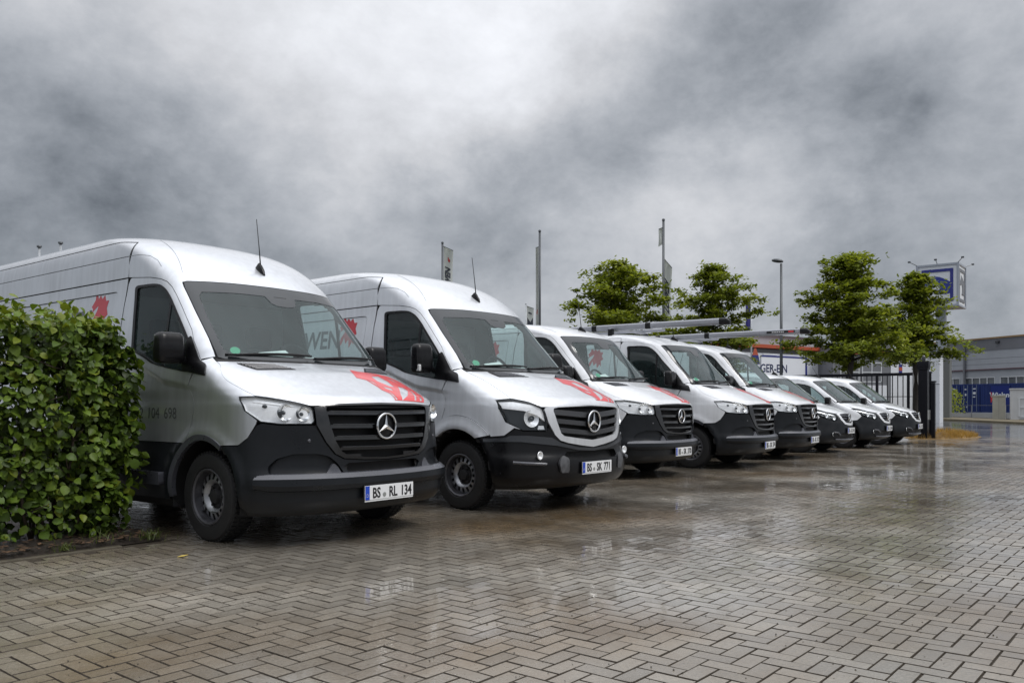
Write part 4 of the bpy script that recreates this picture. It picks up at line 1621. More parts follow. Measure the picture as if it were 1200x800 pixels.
def make_citan():
    root = empty('compact_van')
    sf = Surf(CIT, disp_citan)
    S, F = sf.S, sf.F
    ws_half = [F(0, 1.125), F(.45, 1.128), F(.78, 1.135), F(.80, 1.16), F(.755, 1.40), F(.70, 1.60), F(.665, 1.655), F(.40, 1.672), F(0, 1.678)]
    WS = mirror_half(ws_half)
    seam = [S(1.02, 1.115), S(1.17, 1.24), S(1.36, 1.42), S(1.55, 1.57), S(1.70, 1.645), S(1.95, 1.685), S(2.25, 1.695)]
    win = rounded([S(2.20, 1.60), S(1.95, 1.60), S(1.75, 1.565), S(1.60, 1.50), S(1.38, 1.33), S(1.24, 1.18), S(1.16, 1.09), S(1.30, 1.075), S(2.20, 1.13)], .05, 3)
    HL = [S(.66, .965), S(.50, .955), F(.62, .90), F(.48, .855), F(.47, .82), F(.52, .735), F(.60, .715), F(.72, .77), F(.80, .85), S(.52, .90)]
    opening = [F(0, .868), F(.28, .862), F(.36, .845), F(.34, .76), F(.26, .675), F(.15, .660), F(0, .652)]
    surround = [F(0, .892), F(.30, .886), F(.43, .868), F(.435, .84), F(.40, .73), F(.30, .635), F(.15, .612), F(0, .604)]
    hood_half = [F(0, .898), F(.30, .892), F(.45, .872), F(.62, .91), S(.50, .963), S(.62, .985), F(.80, 1.04), F(.82, 1.098), F(.45, 1.102), F(0, 1.105)]
    archcut = [[S(*p) for p in arc(yc, .32, CA - .02, -40, 220, 26)] for yc in (CF, CR)]
    cuts = [inset(WS, .055), inset(win, .018), opening + [(-.2, opening[-1][1]), (-.2, opening[0][1])], inset(HL, -.03)] + archcut
    base_shell(sf, 'body_shell', cuts, SHELL, root)
    roof_half = [F(0, 1.684), F(.40, 1.678), F(.68, 1.660), F(.71, 1.62), F(.765, 1.40), F(.812, 1.15), S(1.01, 1.125)] + [(a, b + .006) for a, b in seam[1:]] + \
                [S(4.15, 1.66), S(4.1, 1.75), S(3.9, 1.81), S(3.5, 1.845), S(3.3, 1.8488), (0.0, float(sf.q(1.8489)))]
    panel(sf, 'roof', mirror_half(roof_half), WHITE, root, grid=.05)
    hood = panel(sf, 'hood', mirror_half(hood_half), WHITE, root, off=.002, grid=.045)
    fend = [F(.818, 1.118), S(1.02, 1.108), S(1.14, 1.02)] + [S(*p) for p in arc(CF, .32, CA, 45, 118, 16)] + \
           [S(.60, .685), S(.50, .70), F(.80, .79), F(.808, .845), S(.53, .90), S(.668, .972), S(.635, .982), F(.808, 1.04)]
    both(lambda sg: panel(sf, 'fender', fend, WHITE, root, side=sg, grid=.04, edge=.025))
    door_o = [S(1.15, 1.02)] + [S(*p) for p in arc(CF, .32, CA, 44, 30, 4)] + [S(1.25, .45), S(2.25, .45), S(2.25, 1.685)] + [(a + .008, b - .006) for a, b in reversed(seam[:-1])]

    def mk(sg):
        d = panel(sf, 'door', door_o, WHITE, root, side=sg, holes=[win], grid=.05)
        panel(sf, 'window', inset(win, .008), SWG, d, off=-.008, thick=0, side=sg, grid=.08)
        panel(sf, 'window_seal', inset(win, -.005), BLACK, d, off=.004, thick=.012, holes=[inset(win, .022)], side=sg, grid=.3)
        skin_strip(sf, 'door_handle', [S(1.98, .97), S(2.18, .98)], .03, BLACK, d, off=.02, side=sg, height=.01)
        return d
    both(mk)
    bs = [S(2.26, .45), S(3.14, .45)] + [S(*p) for p in arc(CR, .32, CA, 160, 20, 24)] + [S(4.0, .45), S(4.15, .45), S(4.15, 1.65), S(2.26, 1.685)]
    both(lambda sg: panel(sf, 'side_panel', bs, WHITE, root, side=sg, grid=.08))
    both(lambda sg: panel(sf, 'sill', [S(1.27, .24), S(3.15, .24), S(3.14, .44), S(1.25, .44)], PLAST, root, side=sg, grid=.15))
    for sg in (-1, 1):
        MB().box((sg * .40, RC + .01, 1.03), (.78, .05, 1.1), bev=.02).build('rear_door', WHITE, root, smooth='angle')
        MB().box((sg * .80, RC + .0, 1.0), (.08, .05, .5), bev=.02).build('tail_light', mat('tail_red', (.35, .01, .01), .2, coat=.5), root, smooth='angle')
    bump = [F(0, .598), F(.15, .605), F(.31, .628), F(.41, .725), F(.455, .80), F(.51, .728), F(.60, .705), F(.72, .758), F(.79, .78), S(.50, .69), S(.59, .675)] + \
           [S(*p) for p in arc(CF, .32, CA + .002, 121, 186, 12)] + [S(.42, .25), F(.80, .245), F(.4, .24), F(0, .24)]
    intake = [F(0, .44), F(.42, .44), F(.50, .40), F(.44, .34), F(0, .335)]
    bmp = panel(sf, 'bumper', mirror_half(bump), PLAST, root, off=.004, thick=.02, holes=[mirror_half(intake)], grid=.05)
    panel(sf, 'lower_intake', inset(mirror_half(intake), -.005), MATBLK, bmp, off=-.05, inner_off=0.0, grid=.1)
    for sg in (-1, 1):
        skin_strip(sf, 'bumper_fin', [F(.50, .40), F(.56, .45), F(.66, .46)], .04, PLASTL, bmp, off=.012, side=sg, height=.018)
        c = sf.P(np.array([F(.68, .42)[0]]), np.array([float(sf.q(.42))]), -.005)[0]
        mb = MB()
        mb.lathe([(.045, -.014), (.042, -.02), (.02, 0), (.001, .006)], 16, 'Y', (sg * c[0], c[1], c[2]))
        mb.build('fog_lamp', REFLECT, bmp, smooth=True)
    skin_strip(sf, 'bumper_blade', [F(-.62, .315), F(-.3, .305), F(0, .302), F(.3, .305), F(.62, .315)], .03, PLASTL, bmp, off=.02, height=.02)
    for yc in (CF, CR):
        ring = [S(*p) for p in arc(yc, .32, CA + .004, 0, 180 if yc > 2 else 118, 26)] + [S(*p) for p in arc(yc, .32, CA - .03, 180 if yc > 2 else 118, 0, 26)]
        both(lambda sg: panel(sf, 'arch_trim', ring, PLAST, root, side=sg, off=.004, thick=.03, grid=.3))
    make_wells(root, [(CF, .32), (CR, .32)], rw=.40, x0=.42, x1=.88)
    for yc in (CF, CR):
        for sg in (-1, 1):
            make_wheel(root, sg * .765, yc, r=.317, width=.20, rim=.20, sgn=sg)
    ws = panel(sf, 'windscreen', WS, WSG, root, off=-.004, thick=0, grid=.06)
    inner_h = [F(0, 1.16), F(.45, 1.163), F(.725, 1.175), F(.705, 1.40), F(.65, 1.57), F(.60, 1.610), F(.40, 1.635), F(0, 1.64)]
    panel(sf, 'glass_border', WS, FRIT, ws, off=-.001, thick=.003, holes=[mirror_half(inner_h)], grid=.1)
    panel(sf, 'cowl', mirror_half([F(0, 1.108), F(.45, 1.105), F(.81, 1.101), F(.812, 1.128), F(.45, 1.122), F(0, 1.119)]), MATBLK, root, thick=.02, grid=.1)
    for a, b in (((-.66, 1.15), (-.04, 1.158)), ((0, 1.15), (.6, 1.165))):
        k = [sf.P(np.array([F(a[0] + (b[0] - a[0]) * t, 1)[0]]), np.array([float(sf.q(a[1] + (b[1] - a[1]) * t))]), .018)[0] for t in np.linspace(0, 1, 7)]
        MB().tube(k, .009, 5).build('wiper', MATBLK, root, smooth=True)
    for sg in (-1, 1):
        h = empty('headlight')
        h.parent = root
        panel(sf, 'lens', HL, LENSG, h, off=.004, thick=.012, side=sg, grid=.05)
        panel(sf, 'housing', inset(HL, .004), LAMPDK, h, off=-.05, inner_off=.0, side=sg, grid=.05)
        mb = MB()
        for x, z, r in ((.56, .80, .055), (.68, .86, .055)):
            p = sf.P(np.array([F(x, z)[0]]), np.array([float(sf.q(z))]), -.045)[0]
            reflector(mb, (sg * p[0], p[1], p[2]), r, .045, (sg * .3, -1, 0))
        mb.build('reflector', REFLECT, h, smooth=True)
        panel(sf, 'upper_bezel', [F(.50, .845), F(.64, .885), S(.50, .935), S(.60, .95), S(.52, .915), F(.70, .88), F(.54, .83)], REFLECT, h, off=-.015, thick=.03, side=sg, grid=.1)
    g = empty('grille')
    g.parent = root
    OPEN = mirror_half(opening)
    panel(sf, 'grille_backing', inset(OPEN, -.008), MATBLK, g, off=-.06, inner_off=-.004, grid=.1)
    panel(sf, 'grille_surround', mirror_half(surround), WHITE, g, off=.008, thick=.03, holes=[OPEN], grid=.05)
    oz = np.array([sf.z(p[1]) for p in opening[1:-1]])
    ox = np.array([p[0] for p in opening[1:-1]])
    od = np.argsort(oz)
    for z in (.825, .765, .705):
        sx = float(np.interp(z, oz[od], ox[od])) - .004
        q = float(sf.q(z))
        skin_bar(sf, 'grille_bar', [(-sx, q + .005), (0, q - .012), (sx, q + .005)], PLASTL if z > .75 else BLACK, g, h=.03, d0=-.04, d1=.002)
    make_star(g, (0, float(sf.yc(.775)) - .028, .775), .085)
    make_cabin(root, w=.74, zd=1.06, yd0=.95, yd1=1.35, ybk=2.25, zb=1.62, sc=.85)
    both(lambda sg: make_mirror(root, sg, 1.0, 1.16, 1.17, w=.19, h=.17, d=.12))
    make_antenna(root, sf, 1.72, length=.22, lean=.12)
    return root, sf
# ---------------------------------------------------------------- ground
def at(px, d):
    """ground point seen at picture column px, d metres in front of the camera plane"""
    p = FW * d + RT * ((px - 600.0) / FPX * d)
    return float(p[0]), float(p[1])


def sheet(name, pts, z, m, parent=None):
    return mesh_obj(name, [(x, y, z) for x, y in pts], [tuple(range(len(pts)))], m, parent)


def paver_material():
    m = bpy.data.materials.new('wet_paver')
    m.use_nodes = True
    nt = m.node_tree
    b = nt.nodes['Principled BSDF']
    N, L = nt.nodes.new, nt.links.new
    geo = N('ShaderNodeNewGeometry')
    oi = N('ShaderNodeObjectInfo')
    pos = geo.outputs['Position']

    def noise(scale, detail=5, rough=.6, vec=pos):
        n = N('ShaderNodeTexNoise')
        n.inputs['Scale'].default_value = scale
        n.inputs['Detail'].default_value = detail
        n.inputs['Roughness'].default_value = rough
        L(vec, n.inputs['Vector'])
        return n.outputs['Fac']

    def mr(v, a, b_, c, d):
        n = N('ShaderNodeMapRange')
        for i, k in enumerate((a, b_, c, d)):
            n.inputs[i + 1].default_value = k
        L(v, n.inputs[0])
        return n.outputs[0]

    def mth(op, a, b_):
        n = N('ShaderNodeMath')
        n.operation = op
        for i, k in enumerate((a, b_)):
            if isinstance(k, (int, float)):
                n.inputs[i].default_value = k
            else:
                L(k, n.inputs[i])
        return n.outputs[0]
    rv = mth('FRACT', mth('ADD', geo.outputs['Random Per Island'], oi.outputs['Random']), 0)
    tone = mth('MULTIPLY', mr(rv, 0, 1, .84, 1.14), mr(noise(55, 4), .3, .7, .86, 1.12))
    tone = mth('MULTIPLY', tone, mr(noise(.55, 5), .3, .7, .80, 1.12))
    # brown silt that settled in broad patches
    ramp = N('ShaderNodeMix')
    ramp.data_type = 'RGBA'
    ramp.inputs[6].default_value = (.295, .268, .225, 1)
    ramp.inputs[7].default_value = (.155, .110, .063, 1)
    L(mr(noise(.33, 6), .42, .62, 0, 1), ramp.inputs[0])
    sc = N('ShaderNodeVectorMath')
    sc.operation = 'SCALE'
    L(ramp.outputs[2], sc.inputs[0])
    L(tone, sc.inputs['Scale'])
    L(sc.outputs[0], b.inputs['Base Color'])
    wet = noise(.7, 7, .62)
    L(mth('ADD', mr(wet, .36, .62, .08, .30), mr(noise(30, 3), .3, .7, -.05, .07)), b.inputs['Roughness'])
    b.inputs['Specular IOR Level'].default_value = .5
    L(mr(wet, .38, .62, 1.0, .5), b.inputs['Coat Weight'])
    L(mr(wet, .36, .62, .025, .16), b.inputs['Coat Roughness'])
    b.inputs['Coat IOR'].default_value = 1.42
    bp = N('ShaderNodeBump')
    bp.inputs['Strength'].default_value = .28
    bp.inputs['Distance'].default_value = .004
    L(noise(140, 4), bp.inputs['Height'])
    L(bp.outputs[0], b.inputs['Normal'])
    b2 = N('ShaderNodeBump')
    b2.inputs['Strength'].default_value = .10
    b2.inputs['Distance'].default_value = .004
    L(noise(22, 3), b2.inputs['Height'])
    L(b2.outputs[0], b.inputs['Coat Normal'])
    return m


PAVER = paver_material()
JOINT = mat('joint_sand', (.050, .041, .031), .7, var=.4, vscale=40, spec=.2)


def far_paving_material():
    m = PAVER.copy()
    m.name = 'wet_paving_far'
    nt = m.node_tree
    N, L = nt.nodes.new, nt.links.new
    b = nt.nodes['Principled BSDF']
    geo = [n for n in nt.nodes if n.bl_idname == 'ShaderNodeNewGeometry'][0]
    br = N('ShaderNodeTexBrick')
    br.inputs['Scale'].default_value = 1.0
    br.inputs['Brick Width'].default_value = .185
    br.inputs['Row Height'].default_value = .0925
    br.inputs['Mortar Size'].default_value = .006
    br.inputs['Color1'].default_value = (1, 1, 1, 1)
    br.inputs['Color2'].default_value = (.82, .82, .82, 1)
    br.inputs['Mortar'].default_value = (.25, .23, .2, 1)
    L(geo.outputs['Position'], br.inputs['Vector'])
    old = b.inputs['Base Color'].links[0].from_socket
    mu = N('ShaderNodeMix')
    mu.data_type = 'RGBA'
    mu.blend_type = 'MULTIPLY'
    mu.inputs[0].default_value = 1
    L(old, mu.inputs[6])
    L(br.outputs['Color'], mu.inputs[7])
    L(mu.outputs[2], b.inputs['Base Color'])
    return m


ASPH = mat('wet_asphalt', (.060, .062, .066), .22, coat=.7, var=.3, vscale=.35, rvar=.14, bump=.10, bscale=50)
GROUNDM = mat('far_ground', (.07, .075, .06), .7, var=.3, vscale=.02)
g0 = tag(sheet('ground', [(-1500, -1500), (1500, -1500), (1500, 1500), (-1500, 1500)], -.06, GROUNDM), kind='structure')
YARD = [(-16, -30), (31.5, -30), (31.5, 13), (-16, 13)]
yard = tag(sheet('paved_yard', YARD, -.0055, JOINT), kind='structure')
FD = 23.4


def clip_far():
    # part of the yard farther than FD metres from the camera
    out = []
    n = len(YARD)
    f = lambda p: p[0] * FW[0] + p[1] * FW[1] - FD
    for i in range(n):
        a, b = np.array(YARD[i], float), np.array(YARD[(i + 1) % n], float)
        fa, fb = f(a), f(b)
        if fa >= 0:
            out.append(tuple(a))
        if fa * fb < 0:
            out.append(tuple(a + (b - a) * fa / (fa - fb)))
    return out


fp = sheet('far_paving', clip_far(), -.004, far_paving_material(), yard)
BED_X1, BED_Y0 = 3.40, 6.30
asp = tag(sheet('road', [(31.5, -60), (120, -60), (120, 60), (31.5, 60)], -.016, ASPH), kind='structure')

# herringbone: 200 x 100 mm blocks laid along the axes of the yard
U = .0925
ii, jj = np.meshgrid(np.arange(-150, 330), np.arange(-280, 142), indexing='ij')
ii, jj = ii.ravel(), jj.ravel()
k4 = (ii - jj) % 4
hor = k4 == 0
ver = k4 == 3
cx = np.concatenate([(ii[hor] + 1.0) * U, (ii[ver] + .5) * U])
cy = np.concatenate([(jj[hor] + .5) * U, (jj[ver] + 1.0) * U])
ang = np.concatenate([np.zeros(hor.sum()), np.full(ver.sum(), math.pi / 2)])
cy = cy + .03
dep = cx * FW[0] + cy * FW[1]
lat = cx * RT[0] + cy * RT[1]
inb = (cx < BED_X1 + .02) & (cy > BED_Y0 - .10)
keep = (dep > .8) & (dep < 24) & (np.abs(lat) < .72 * dep + 1.8) & ~inb & (cy < 12.8) & (cx < 31.3) & (cx > -15.8)
cx, cy, ang, dep, lat = cx[keep], cy[keep], ang[keep], dep[keep], lat[keep]
n = len(cx)
hx, hy = U - .0032, U / 2 - .0032
ch = .0022
tmpl = []
for sx, sy in ((-1, -1), (1, -1), (1, 1), (-1, 1)):
    tmpl.append((sx * hx, sy * hy, -.03))
for sx, sy in ((-1, -1), (1, -1), (1, 1), (-1, 1)):
    tmpl.append((sx * hx, sy * hy, -.0035))
for sx, sy in ((-1, -1), (1, -1), (1, 1), (-1, 1)):
    tmpl.append((sx * (hx - ch), sy * (hy - ch), 0))
tmpl = np.array(tmpl)
quads = [(8, 9, 10, 11)] + [(4 + a, 4 + (a + 1) % 4, 8 + (a + 1) % 4, 8 + a) for a in range(4)] + [(a, (a + 1) % 4, 4 + (a + 1) % 4, 4 + a) for a in range(4)]
quads = np.array(quads)
sag = .0012 * np.sin(cx * 1.9 + 1.3 * np.sin(cy * .7)) + .0011 * np.sin(cy * 2.3 + .8 * np.sin(cx * .9))
pz = np.clip(nrs.normal(0, .0007, n), -.0014, .0014) + sag
tx, ty = nrs.normal(0, .0055, n), nrs.normal(0, .0055, n)
pa = ang + nrs.normal(0, .006, n)
cx = cx + nrs.normal(0, .0008, n)
cy = cy + nrs.normal(0, .0008, n)
# the 300 blocks that show largest are objects of their own
vis = (np.abs(lat) < .615 * dep) & (dep > 3.17)
order = np.argsort(np.where(vis, dep, 99))
solo = order[:300]
pm = bpy.data.meshes.new('paver')
pm.from_pydata([tuple(p) for p in tmpl], [], [tuple(map(int, q)) for q in quads])
pm.materials.append(PAVER)
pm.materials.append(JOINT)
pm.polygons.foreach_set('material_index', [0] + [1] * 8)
for i in solo:
    o = bpy.data.objects.new('paver', pm)
    COL.objects.link(o)
    o.parent = yard
    o.location = (cx[i], cy[i], pz[i])
    o.rotation_euler = (tx[i], ty[i], pa[i])
rest = np.ones(n, bool)
rest[solo] = False
cx2, cy2, pz2, tx2, ty2, pa2 = cx[rest], cy[rest], pz[rest], tx[rest], ty[rest], pa[rest]
c, s = np.cos(pa2)[:, None], np.sin(pa2)[:, None]
X = tmpl[None, :, 0] * c - tmpl[None, :, 1] * s + cx2[:, None]
Y = tmpl[None, :, 0] * s + tmpl[None, :, 1] * c + cy2[:, None]
Z = tmpl[None, :, 2] + pz2[:, None] + tx2[:, None] * tmpl[None, :, 1] + ty2[:, None] * -tmpl[None, :, 0]
V = np.stack([X, Y, Z], -1).reshape(-1, 3)
Q = (quads[None] + 12 * np.arange(len(cx2))[:, None, None]).reshape(-1, 4)
pv = tag(fast_mesh('paving', V, Q, PAVER, yard), kind='stuff')
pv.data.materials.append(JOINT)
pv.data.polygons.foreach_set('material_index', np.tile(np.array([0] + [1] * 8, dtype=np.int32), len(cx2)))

# grit, bits of leaf and one yellow leaf lying on the paving
mb = MB()
for _ in range(420):
    d = 3.2 + 9 * rnd.random() ** 1.6
    l = (rnd.random() * 1.2 - .6) * d
    x, y = (FW * d + RT * l)
    if x < BED_X1 and y > BED_Y0:
        continue
    r = rnd.uniform(.0018, .0048)
    mb.lathe([(r * .6, -.001), (r, r * .3), (r * .5, r * .8), (.0003, r * .9)], 5, 'Z', (x, y, .002))
tag(mb.build('grit', mat('grit_dark', (.035, .028, .02), .7)), 'dark specks of grit strewn over the wet paving', 'grit', kind='stuff')
x, y = at(214, 983 * CAM_H / (652 - 474))
mb = MB()
mb.add([(x - .04, y, .006), (x, y - .016, .008), (x + .045, y + .004, .010), (x, y + .017, .009)], [(0, 1, 2, 3)])
mb.v += [(p[0], p[1], p[2] - .003) for p in mb.v[:4]]
mb.f += [(4, 7, 6, 5), (0, 4, 5, 1), (1, 5, 6, 2), (2, 6, 7, 3), (3, 7, 4, 0)]
tag(mb.build('fallen_leaf', mat('leaf_yellow', (.55, .42, .10), .5)), 'single yellow leaf lying on the wet paving near the hedge', 'leaf')

# ---------------------------------------------------------------- planting bed and edging
bm = bmesh.new()
nx_, ny_ = 70, 40
vg = [[bm.verts.new((-3 + (BED_X1 + 3 - .03) * i / nx_, BED_Y0 + .04 + 3.6 * j / ny_,
                     .004 + .03 * min(1, j / 3) + .022 * rnd.random() * min(1, j / 2))) for j in range(ny_ + 1)] for i in range(nx_ + 1)]
for i in range(nx_):
    for j in range(ny_):
        bm.faces.new((vg[i][j], vg[i + 1][j], vg[i + 1][j + 1], vg[i][j + 1]))
me = bpy.data.meshes.new('planting_bed')
bm.to_mesh(me)
bm.free()
me.materials.append(mat('wet_soil', (.020, .014, .010), .6, var=.5, vscale=18, bump=.8, bscale=70, coat=.2))
bed = bpy.data.objects.new('planting_bed', me)
COL.objects.link(bed)
tag(bed, kind='structure')
EDGE = mat('edging_concrete', (.10, .086, .062), .45, var=.25, vscale=14, coat=.4, bump=.2, bscale=120)
x = -3.0
while x < BED_X1 - .5:
    l = .998
    MB().box((x + l / 2, BED_Y0 + .0, -.02), (l - .006, .055, .058), bev=.004).build('edging_stone', EDGE, bed)
    x += 1.0
# ---------------------------------------------------------------- hedge
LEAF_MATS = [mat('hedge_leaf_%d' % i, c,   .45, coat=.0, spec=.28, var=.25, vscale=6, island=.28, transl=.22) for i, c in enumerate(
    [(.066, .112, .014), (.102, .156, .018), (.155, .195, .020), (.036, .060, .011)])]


def leaf_template(fold, curl, asp):
    L_ = 1.0
    st = [0, .22, .5, .78, 1.0]
    wd = [0, .30 * asp, .40 * asp, .26 * asp, 0]
    V = []
    for t, w in zip(st, wd):
        zc = -curl * t * t
        V.append((0, t * L_, zc))
        V.append((-w, t * L_ + (.02 if 0 < t < 1 else 0), zc + fold * w))
        V.append((w, t * L_ + (.02 if 0 < t < 1 else 0), zc + fold * w))
    F = []
    for i in range(4):
        a, b = i * 3, (i + 1) * 3
        F.append((a, a + 2, b + 2, b))
        F.append((a, b, b + 1, a + 1))
    return np.array(V), F


LT = [leaf_template(.45, .25, 1.0), leaf_template(.25, .45, 1.1), leaf_template(.6, .1, .9), leaf_template(.1, .3, 1.15)]
H_X0, H_X1, H_Y0, H_Y1, H_Z = .6, 3.27, 6.62, 7.55, 1.78
hedge = empty('hedge', (2.0, 7.0, 0))
tag(hedge, 'leafy green clipped hedge growing in the soil bed beside the high-roof van', 'hedge')


def hedge_surface():
    """point and outward direction on the shaggy outside of the hedge"""
    a = rnd.random()
    if a < .58:
        x, z = rnd.uniform(H_X0, H_X1), rnd.uniform(.10, H_Z) ** 1.0
        return Vector((x, H_Y0, z)), Vector((0, -1, .12))
    if a < .80:
        y, z = rnd.uniform(H_Y0, H_Y1), rnd.uniform(.08, H_Z)
        return Vector((H_X1, y, z)), Vector((1, 0, .12))
    if a < .96:
        x, y = rnd.uniform(H_X0, H_X1), rnd.uniform(H_Y0, H_Y1)
        return Vector((x, y, H_Z)), Vector((0, -.2, 1))
    x, z = rnd.uniform(H_X0, H_X1), rnd.uniform(.1, H_Z)
    return Vector((x, H_Y1, z)), Vector((0, 1, .1))


import mathutils.noise as mnoise
leaves = []
for k in range(21000):
    p, nrm_ = hedge_surface()
    nv = mnoise.noise(p * 2.3) * .15 + mnoise.noise(p * 5.0) * .09
    deep = rnd.random() ** 1.3 * .34
    if p.z > H_Z - .01:
        # loose shoots stand above the clipped top
        deep -= .10 * (rnd.random() ** 4)
    taper = 0.0
    if p.z < .35:
        taper = (.35 - p.z) * .5 * (.3 + abs(mnoise.noise(Vector((p.x * 3, p.y * 3, 0)))) * 1.6)
    q = p + nrm_.normalized() * (nv - deep - taper)
    rx, rz = max(0, q.x - (H_X1 - .28)), max(0, q.z - (H_Z - .28))
    if rx and rz and (rx * rx + rz * rz) > .28 ** 2 and rnd.random() < .85:
        continue
    ry = max(0, (H_Y0 + .22) - q.y)
    if ry and rz and (ry * ry + rz * rz) > .27 ** 2 and rnd.random() < .8:
        continue
    if q.x > 3.40:
        q.x = 3.40 - rnd.random() * .05
    if nrm_.x > .5:
        q.y += .0
    # open gaps low down
    if q.z < .30 and rnd.random() < .55:
        continue
    if mnoise.noise(q * 4.2) > .22 and deep < .14:
        continue
    dirv = (nrm_.normalized() * .7 + Vector((rnd.gauss(0, .55), rnd.gauss(0, .55), rnd.gauss(-.45, .45)))).normalized()
    size = rnd.choice((rnd.uniform(.035, .06), rnd.uniform(.055, .092))) * (1.0 if q.z < H_Z - .1 else .9)
    nl = (nrm_.normalized() * .9 + Vector((rnd.gauss(0, .5), rnd.gauss(0, .5), .6 + rnd.gauss(0, .35)))).normalized()
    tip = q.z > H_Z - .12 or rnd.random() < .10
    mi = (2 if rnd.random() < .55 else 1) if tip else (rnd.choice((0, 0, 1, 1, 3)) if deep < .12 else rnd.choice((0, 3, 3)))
    leaves.append((q, dirv, nl, size, rnd.randrange(4), mi, deep))


def leaf_matrix(q, d, nl, s):
    y = d
    x = y.cross(nl)
    if x.length < 1e-3:
        x = y.cross(Vector((1, 0, 0)))
    x.normalize()
    z = x.cross(y)
    return Matrix(((x.x * s, y.x * s, z.x * s, q.x), (x.y * s, y.y * s, z.y * s, q.y), (x.z * s, y.z * s, z.z * s, q.z), (0, 0, 0, 1)))


C0 = Vector((0, 0, CAM_H))


def leaf_score(l):
    q, d, nl, s, t, mi, deep = l
    v = (q - C0)
    dpt = v.x * FW[0] + v.y * FW[1]
    px = 600 + FPX * (v.x * RT[0] + v.y * RT[1]) / dpt
    if px < 4 or nl.dot(-v.normalized()) < .25 or deep > .06:
        return 0
    return s / dpt * nl.dot(-v.normalized())


leaves.sort(key=leaf_score, reverse=True)
lmesh = {}
for t in range(4):
    for mi in range(4):
        me = bpy.data.meshes.new('leaf')
        me.from_pydata([tuple(v) for v in LT[t][0]], [], LT[t][1])
        me.materials.append(LEAF_MATS[mi])
        me.polygons.foreach_set('use_smooth', [True] * len(me.polygons))
        lmesh[t, mi] = me
hb = Matrix.Translation(Vector((-2.0, -7.0, 0)))
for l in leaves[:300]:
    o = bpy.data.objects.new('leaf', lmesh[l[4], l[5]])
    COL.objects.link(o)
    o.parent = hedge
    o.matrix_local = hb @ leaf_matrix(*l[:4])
for mi in range(4):
    VV, FF = [], []
    for l in leaves[300:]:
        if l[5] != mi:
            continue
        M = np.array(leaf_matrix(*l[:4]))
        T, F_ = LT[l[4]]
        o_ = len(VV) * 15
        VV.append(T @ M[:3, :3].T + M[:3, 3] - np.array([2.0, 7.0, 0]))
        FF += [tuple(i + o_ for i in f) for f in F_]
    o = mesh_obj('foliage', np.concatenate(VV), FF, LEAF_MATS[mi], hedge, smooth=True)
    tag(o, kind='stuff')
TWIG = mat('hedge_twig', (.045, .032, .022), .75, bump=.3, bscale=90)
for k in range(26):
    x = rnd.uniform(H_X0 + .1, H_X1 - .12)
    y = rnd.uniform(H_Y0 + .16, H_Y1 - .2)
    mb = MB()
    pts = [Vector((x, y, -.02))]
    for i in range(1, 7):
        pts.append(pts[-1] + Vector((rnd.gauss(0, .045), rnd.gauss(0, .045), .27)))
    mb.tube([p - Vector((2, 7, 0)) for p in pts], [.016, .014, .012, .010, .008, .006, .004], 6)
    for i in range(1, 6):
        for _ in range(3):
            e = pts[i] + Vector((rnd.gauss(0, .16), rnd.gauss(-.03, .16), rnd.uniform(.02, .2)))
            mb.tube([pts[i] - Vector((2, 7, 0)), e - Vector((2, 7, 0))], [.006, .002], 4)
    mb.build('stem', TWIG, hedge, smooth=True)

# litter and grass at the foot of the hedge
mb = MB()
for _ in range(700):
    x, y = rnd.uniform(1.0, 3.3), BED_Y0 + .06 + rnd.random() ** 1.5 * .7
    s_ = rnd.uniform(.012, .035)
    a = rnd.random() * 6.28
    u, v = Vector((math.cos(a), math.sin(a), rnd.uniform(-.2, .2))) * s_, Vector((-math.sin(a), math.cos(a), rnd.uniform(-.2, .2))) * s_ * .5
    p = Vector((x, y, .045 + rnd.random() * .015))
    mb.add([p - u, p - v, p + u, p + v], [(0, 1, 2, 3)])
tag(mb.build('leaf_litter', mat('dead_leaf', (.085, .05, .028), .6, var=.4, vscale=15, island=.5)), 'brown leaf litter scattered on the dark soil under the hedge', 'litter', kind='stuff')


def grass_tuft(name, x, y, z, n, h, spread, m, label, cat='grass'):
    mb = MB()
    for _ in range(n):
        r = abs(rnd.gauss(0, spread))
        a = rnd.random() * 6.28
        bx_, by_ = x + r * math.cos(a), y + r * math.sin(a)
        hh = h * rnd.uniform(.5, 1.1)
        l = Vector((rnd.gauss(0, .35), rnd.gauss(0, .35), 1)).normalized()
        w = Vector((math.cos(a + 1.5), math.sin(a + 1.5), 0)) * rnd.uniform(.002, .004) * max(1, h / .12)
        b0 = Vector((bx_, by_, z))
        m1 = b0 + l * hh * .6
        t1 = m1 + (l + Vector((l.x, l.y, -.4)) * .8).normalized() * hh * .45
        mb.add([b0 - w, b0 + w, m1 + w * .8, m1 - w * .8, t1], [(0, 1, 2, 3), (3, 2, 4)])
    return tag(mb.build(name, m), label, cat, kind='stuff')


GRASSM = mat('grass_green', (.085, .11, .022), .5, var=.4, vscale=9, island=.4, transl=.2)
grass_tuft('grass', 3.28, BED_Y0 + .10, .02, 110, .08, .075, GRASSM, 'tuft of green grass at the corner of the soil bed')
grass_tuft('grass', 2.62, BED_Y0 + .05, .02, 70, .06, .05, GRASSM, 'small yellowish weed tuft on the bed edging')
grass_tuft('grass', 3.0, BED_Y0 + .30, .03, 70, .10, .22, GRASSM, 'thin grass blades between the hedge and the van wheel')
# ---------------------------------------------------------------- vans in the row
def place(o, x, y, deg):
    o.location = (x, y, 0)
    o.rotation_euler = (0, 0, math.radians(deg))


